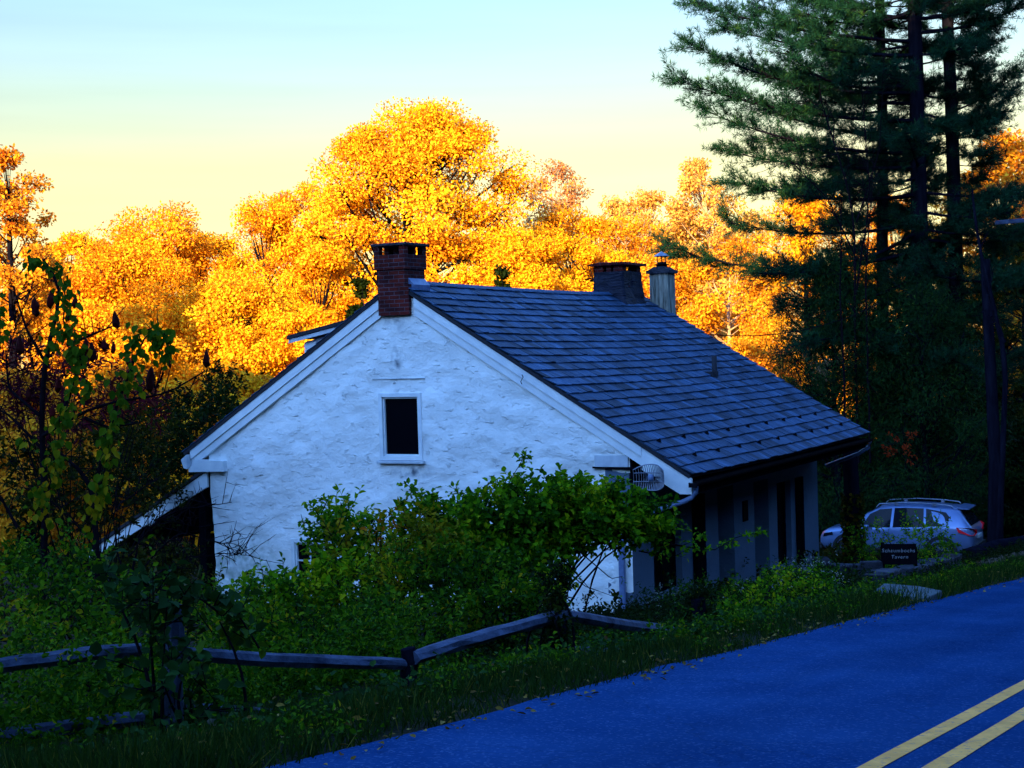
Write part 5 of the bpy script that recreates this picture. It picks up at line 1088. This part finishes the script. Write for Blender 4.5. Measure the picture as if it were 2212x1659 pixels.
def vine(name, label, runs, seed, leaf=.092, mat=None):
    rng = np.random.default_rng(seed); pos = []
    for pts, n in runs:
        q = np.array([np.array(P(*Z7(x, y, 14.6))) for x, y in pts]); t = rng.uniform(0, len(q) - 1, n); pos.append(np.stack([np.interp(t, np.arange(len(q)), q[:, j]) for j in range(3)], 1) + rng.normal(0, .055, (n, 3)))
    pos = np.concatenate(pos); n = len(pos); c = pos.mean(0); c[2] = float(ground_z(c[0], c[1])); root = thing(name, label, 'vine', c, 0, 'vines hanging on the sumac')
    ax = rng.normal(0, .45, (n, 3)) + np.array([0, 0, -1]); nr = rng.normal(0, .6, (n, 3)) + np.array([.1, -1, .5])
    sz = leaf * rng.uniform(.6, 1.25, n); V, F, q_ = leaf_geo(pos, ax, nr, sz, sz * .7); lowness = np.clip((pos[:, 2].mean() - pos[:, 2]) * .22, -.2, .3)
    link(np_mesh('leaves', V - c, F, np.repeat(np.clip(rng.normal(.42, .2, n) + lowness, 0, 1), 2)), 'leaves', mat or M_vine, root)
    geo = []
    for pts, n in runs:
        q = np.array([np.array(P(*Z7(x, y, 14.65))) for x, y in pts]); geo.append(tubes_geo(q[None], np.full((1, len(q)), .008), 4)) 
    for k, g_ in enumerate(geo): pass
    V, F = join_geo(geo); link(np_mesh('stem', V - c, F), 'stem', M_twig, root)
vine('climbing_vine', 'green heart leaved vine hanging down the tallest sumac stem', [([(130, 240), (220, 230), (330, 290), (360, 420), (350, 560), (400, 640)], 90), ([(330, 560), (320, 640), (280, 760)], 20), ([(380, 640), (430, 760), (400, 940), (350, 1100)], 70), ([(330, 1080), (320, 1250), (290, 1400), (250, 1560), (280, 1700)], 110), ([(180, 1470), (240, 1540)], 16), ([(130, 1180), (170, 1240)], 8), ([(-20, 400), (0, 560), (0, 720)], 26)], 91)
vine('climbing_vine', 'yellow green vine draped over the arching sumac stem near the house', [([(720, 700), (780, 620), (860, 590), (920, 640), (940, 740)], 70), ([(880, 620), (880, 760)], 26), ([(730, 700), (730, 860), (680, 920)], 30), ([(690, 900), (640, 1040), (610, 1180), (590, 1300)], 60), ([(600, 1280), (570, 1420), (530, 1560), (480, 1660)], 75), ([(430, 690), (460, 860), (500, 930)], 36)], 92)

# ------------------------------------------------------------------ shrubs and undergrowth in front of the house
shrub('climbing_rose', 'broad green arching shrub spilling over the right half of the white gable', [(905, 1125, 17.2, 45, 30), (980, 1135, 17.4, 90, 52), (1085, 1125, 17.4, 100, 58), (1190, 1105, 17.6, 110, 62), (1300, 1115, 17.8, 100, 55), (1400, 1130, 18, 50, 36), (1100, 1180, 17.4, 120, 50), (1235, 1150, 17.6, 110, 36), (1330, 1138, 17.9, 70, 26), (1400, 1150, 18, 45, 22), (1215, 1065, 17.6, 45, 26), (1310, 1085, 17.9, 40, 20), (1060, 1235, 17, 80, 50), (1140, 1245, 17, 75, 45), (960, 1210, 17, 80, 60), (1175, 1225, 17.2, 45, 35)],
      M_shrub, 101, tintshift=.06, leaf=.084, dens=330, asp=.66, shoot=.24, midup=.75, ns=2, stem_from=tuple(P(1140, 1300, 17.2))[:2],
      shoots=[([(1085, 1080, 17.4), (1100, 1040, 17.4), (1125, 1000, 17.4), (1138, 972, 17.4)], 16, .075), ([(960, 1110, 17.3), (910, 1075, 17.3), (872, 1040, 17.3)], 16, .075), ([(1215, 1070, 17.6), (1222, 1030, 17.6)], 9, .07), ([(1310, 1075, 17.8), (1330, 1040, 17.8), (1350, 1035, 17.8)], 9, .07),
              ([(985, 1100, 17.4), (990, 1065, 17.4), (985, 1050, 17.4)], 8, .07), ([(1040, 1090, 17.4), (1030, 1060, 17.4)], 6, .06), ([(1400, 1120, 18), (1455, 1135, 18.2), (1500, 1150, 18.4)], 8, .06), ([(1400, 1150, 18), (1470, 1180, 18.2), (1520, 1160, 18.4)], 12, .06), ([(1440, 1175, 18.3), (1540, 1190, 18.6), (1590, 1160, 18.8), (1655, 1148, 19)], 30, .06), ([(1380, 1190, 18), (1450, 1205, 18.3), (1500, 1180, 18.4)], 14, .06), ([(1180, 1190, 17), (1260, 1265, 17), (1330, 1290, 17)], 2, .05), ([(1210, 1200, 17), (1290, 1290, 17)], 1, .05), ([(1250, 1190, 17), (1320, 1250, 17), (1345, 1245, 17)], 1, .05)])
shrub('leafy_shrub', 'green upright shrub covering the lower left gable window', [(708, 1128, 18, 28, 28), (755, 1118, 18, 32, 28), (735, 1190, 17.6, 55, 55), (810, 1195, 17.6, 80, 55), (650, 1285, 17, 75, 45), (560, 1320, 16.5, 80, 50), (770, 1280, 16.8, 110, 70)],
      M_shrub, 102, leaf=.086, dens=250, asp=.62, tintshift=.12, shoots=[([(690, 1120, 18), (705, 1085, 18), (700, 1078, 18)], 12, .08), ([(745, 1110, 18), (735, 1085, 18)], 8, .08), ([(660, 1150, 18), (650, 1110, 18)], 4, .06), ([(800, 1150, 17.6), (815, 1110, 17.6), (840, 1105, 17.6), (855, 1130, 17.6)], 9, .07), ([(530, 1290, 16.6), (560, 1240, 16.6)], 5, .06)])
shrub('leafy_shrub', 'yellowing shrub patch between the green shrub and the arching one', [(830, 1150, 16.9, 40, 28), (900, 1140, 16.7, 50, 28), (880, 1200, 16.5, 80, 40), (940, 1190, 16.5, 50, 40), (720, 1180, 17, 30, 30)], M_shrubyel, 103, leaf=.08, dens=150)
shrub('leafy_shrub', 'large leafy green mass behind the sloping fence rail', [(900, 1270, 15.8, 130, 85), (1010, 1290, 15.6, 120, 80), (1100, 1270, 15.8, 80, 60), (870, 1370, 14.5, 150, 60), (1080, 1330, 15, 75, 70), (1130, 1300, 15.4, 40, 40)], M_under, 104, leaf=.07, dens=230, tintshift=.06)
shrub('leafy_shrub', 'green leafy bush left of the sloping rail and behind the middle rail', [(640, 1380, 13.2, 140, 60), (520, 1370, 12.6, 90, 60), (760, 1390, 13.6, 100, 50)], M_under, 105, leaf=.065, dens=190, tintshift=.10)
shrub('leafy_shrub', 'bright green bush below the open lean-to', [(60, 1290, 14, 130, 70), (180, 1280, 14, 110, 60), (300, 1310, 13.6, 90, 55), (100, 1370, 12.5, 140, 50), (260, 1380, 12.5, 110, 40), (420, 1330, 13.5, 80, 45), (30, 1225, 17, 90, 50), (120, 1215, 17, 60, 40)], M_under, 106, leaf=.07, dens=170, tintshift=.10)
shrub('bramble', 'bramble with broad bluish leaves arching over the nearest fence post', [(330, 1290, 9.8, 90, 35), (420, 1300, 9.8, 70, 30), (250, 1260, 10, 70, 20), (470, 1340, 9.9, 60, 40), (380, 1450, 9.6, 60, 50), (400, 1520, 9.6, 60, 60), (340, 1470, 9.5, 40, 40)], M_bluegreen, 107, leaf=.09, dens=130, K=6, asp=.8, ns=1,
      shoots=[([(480, 1330, 9.8), (430, 1290, 9.8), (330, 1270, 9.8), (200, 1240, 9.8)], 12, .1), ([(560, 1400, 10), (510, 1320, 10), (420, 1280, 10)], 8, .09)])
shrub('vine_clad_post', 'dark vine bundle climbing the fence post under the arching shrub', [(1197, 1262, 12.5, 30, 34), (1200, 1330, 12.4, 20, 45), (1200, 1400, 12.4, 22, 50), (1202, 1450, 12.3, 26, 28)], M_dkgreen, 108, leaf=.05, dens=900, shoot=.12, K=7, cat='vine')
shrub('weed_bush', 'grey green weeds at the road side porch wall', [(1440, 1310, 19.5, 55, 40), (1405, 1335, 19, 24, 20), (1480, 1330, 18.5, 60, 45), (1470, 1370, 17, 70, 40)], M_bluegreen, 109, leaf=.05, dens=240, asp=.4)
shrub('weed_bush', 'tall weeds with small white asters below the porch doors', [(1700, 1265, 22, 50, 35), (1640, 1295, 20.5, 50, 32), (1560, 1310, 18.5, 50, 32), (1790, 1255, 23.5, 40, 30), (1500, 1300, 18, 36, 30), (1590, 1320, 19.5, 70, 40), (1680, 1300, 21.5, 60, 45), (1740, 1270, 23, 55, 40), (1640, 1360, 18, 80, 40), (1730, 1330, 19.5, 70, 40), (1560, 1380, 16.5, 70, 35)], M_under, 110, leaf=.055, dens=300, asp=.45, tintshift=-.05)
shrub('weed_bush', 'bright bushy clump of weeds between porch wall and road edge', [(1705, 1290, 19.6, 62, 48), (1630, 1330, 18, 58, 42), (1765, 1300, 20, 48, 44), (1560, 1365, 16.6, 50, 34), (1690, 1350, 18, 60, 34)], M_shrub, 115, leaf=.065, dens=280, asp=.55, tintshift=.08)
shrub('weed_bush', 'dark weeds at the foot of the porch end', [(1810, 1310, 21, 60, 45), (1860, 1320, 19.5, 50, 35), (1790, 1360, 18, 60, 30)], M_dkgreen, 111, leaf=.05, dens=220, asp=.5)
shrub('garden_bush', 'leafy bush in the raised bed in front of the parked car', [(1990, 1165, 29, 60, 45), (1900, 1180, 29, 40, 40), (2030, 1190, 29.5, 35, 45), (1960, 1220, 27, 70, 30), (1860, 1190, 31, 30, 60)], M_shrub, 112, leaf=.07, dens=85, tintshift=.0)
shrub('vine_clad_post', 'dark leafy clump on the farthest fence post', [(1510, 1310, 15.3, 26, 34), (1512, 1360, 15.2, 30, 40)], M_dkgreen, 113, leaf=.05, dens=1000, shoot=.18, cat='vine')
shrub('red_twig', 'small red leaved branch hanging beside the far house corner', [(1940, 975, 40, 35, 18), (1960, 945, 40, 22, 18)], M_redleaf, 114, leaf=.10, dens=26, stems=False)
# small white aster heads scattered through the weeds
rng = np.random.default_rng(17); fp = []
for (px, py, d, rx, ry, n) in ((1740, 1230, 22.8, 55, 25, 60), (1690, 1270, 21, 60, 30, 50), (1600, 1300, 18.8, 60, 40, 40), (1790, 1270, 20.5, 50, 30, 40), (1450, 1290, 18.8, 60, 30, 26)):
    for _ in range(n): fp.append(np.array(P(px + rng.normal(0, rx * .6), py + rng.normal(0, ry * .6), d + rng.normal(0, .25))))
fp = np.array(fp); k = 5; pos = np.repeat(fp, k, 0) + rng.normal(0, .015, (len(fp) * k, 3)); V, F, q = leaf_geo(pos, rng.normal(0, 1, pos.shape), rng.normal(0, .4, pos.shape) + [0, -.4, 1], .022, .014, 'diamond')
tag(link(np_mesh('aster_flowers', V, F, rng.uniform(0, 1, len(F))), 'aster_flowers', M_flower), 'tiny white aster heads scattered over the roadside weeds', kind='stuff')

# ground cover under the fence, grass of the verge, fallen leaves
def cover(name, label, mat, n, s0, s1, w0, w1, h, leaf, seed, K=7, asp=.6, mask=None):
    rng = np.random.default_rng(seed); s = rng.uniform(s0, s1, n); w = rng.uniform(w0, w1, n); x, y = xy(s, w)
    if mask is not None: k_ = fbm(x / .8, y / .8, seed + 3, 2) > mask; x, y = x[k_], y[k_]; n = len(x)
    z = ground_z(x, y)
    pos = np.stack([x, y, z + rng.uniform(0, 1, n) ** 1.6 * h * (.4 + 1.2 * (fbm(x / .9, y / .9, seed, 2) + .5).clip(0, 1))], 1)
    V, F, st = sprig_geo(pos, rng.normal(0, .6, (n, 3)) + [0, 0, .8], .16 * rng.uniform(.5, 1.5, n), K, leaf, rng, asp)
    o = link(np_mesh(name, V, F, np.clip(rng.normal(.45, .22, len(F)), 0, 1)), name, mat); tag(o, label, kind='stuff')
cover('undergrowth', 'tangled green undergrowth along the fence', M_under, 5000, -3.5, 4.0, 5.25, 7.8, .65, .055, 201)
cover('undergrowth', 'dark weedy cover between fence and house', M_dkgreen, 6000, 4, 20, 4.4, 8.4, .2, .05, 202)
cover('undergrowth', 'dark weeds around the house and drive', M_dkgreen, 7000, 15, 40, 5.5, 16, .2, .06, 203)
cover('scrub', 'dark rough scrub covering the slope left of the house', M_olive, 9000, -8, 44, 8.6, 34, .5, .10, 207)
cover('ground_weeds', 'low broad weeds at the verge', M_bluegreen, 1300, -3, 12, 3.2, 4.8, .10, .05, 204, K=5, asp=.8)
cover('verge_weeds', 'scattered leafy weeds and vines in the roadside verge', M_under, 5500, 1.5, 16, 3.3, 4.9, .12, .05, 205, mask=.10)
cover('verge_weeds', 'low green weeds creeping to the road edge', M_under, 2600, -3, 18, 2.75, 3.6, .06, .04, 206, K=5, mask=.12)
def grass(name, n, s0, s1, w0, w1, h, seed, dens_edge=True):
    rng = np.random.default_rng(seed); s = s0 + (s1 - s0) * rng.uniform(0, 1, n) ** 1.4; w = w0 + (w1 - w0) * rng.uniform(0, 1, n) ** .8; x, y = xy(s, w); z = ground_z(x, y)
    keep = fbm(x / .5, y / .5, seed, 3) > -.28 - .35 * (w - w0) / (w1 - w0); x, y, z = x[keep], y[keep], z[keep]; m = len(x)
    pos = np.stack([x, y, z - .01], 1); ax = rng.normal(0, .42, (m, 3)) + [0, 0, 1]; ln_ = h * rng.uniform(.4, 1.3, m) * (.6 + 1.0 * (fbm(x / 1.1, y / 1.1, seed + 5, 2) + .4).clip(0, 1))
    V, F, q = leaf_geo(pos, ax, rng.normal(0, 1, (m, 3)), ln_, .010, 'diamond'); o = link(np_mesh(name, V, F, np.clip(rng.normal(.45, .22, m), 0, 1)), name, M_grass); tag(o, 'short dark grass along the road verge', kind='stuff')
grass('verge_grass', 90000, -3, 30, 2.55, 5.0, .17, 210)
rng = np.random.default_rng(33); n = 520; s = -3 + 22 * rng.uniform(0, 1, n) ** 1.3; w = 2.35 + np.abs(rng.normal(0, .55, n)); x, y = xy(s, w); z = np.maximum(ground_z(x, y), road_z(s) - .012 * w + .034) + .012
V, F, q = leaf_geo(np.stack([x, y, z + rng.uniform(0, .05, n) * (w > 2.8)], 1), rng.normal(0, 1, (n, 3)) * [1, 1, .15], rng.normal(0, .35, (n, 3)) + [0, 0, 1], .042 * rng.uniform(.5, 1.5, n), .032, 'oval')
tag(link(np_mesh('fallen_leaves', V, F, np.repeat(rng.uniform(0, 1, n), 2)), 'fallen_leaves', M_fallen), 'fallen yellow and brown leaves along the road edge', kind='stuff')
wl = P(458, 1560, 9.6); b = MB(); b.add([(-.05, 0, 0), (-.01, -.02, .03), (.05, 0, .02), (.02, .02, -.03), (-.02, .02, -.03), (0, -.012, .0)], [(0, 5, 1), (1, 5, 2), (2, 5, 3), (3, 5, 4), (4, 5, 0)]); o = b.build('curled_leaf', M_flower); o.location = wl; tag(o, 'pale curled leaf caught in weeds below the lower fence rail', 'leaf')
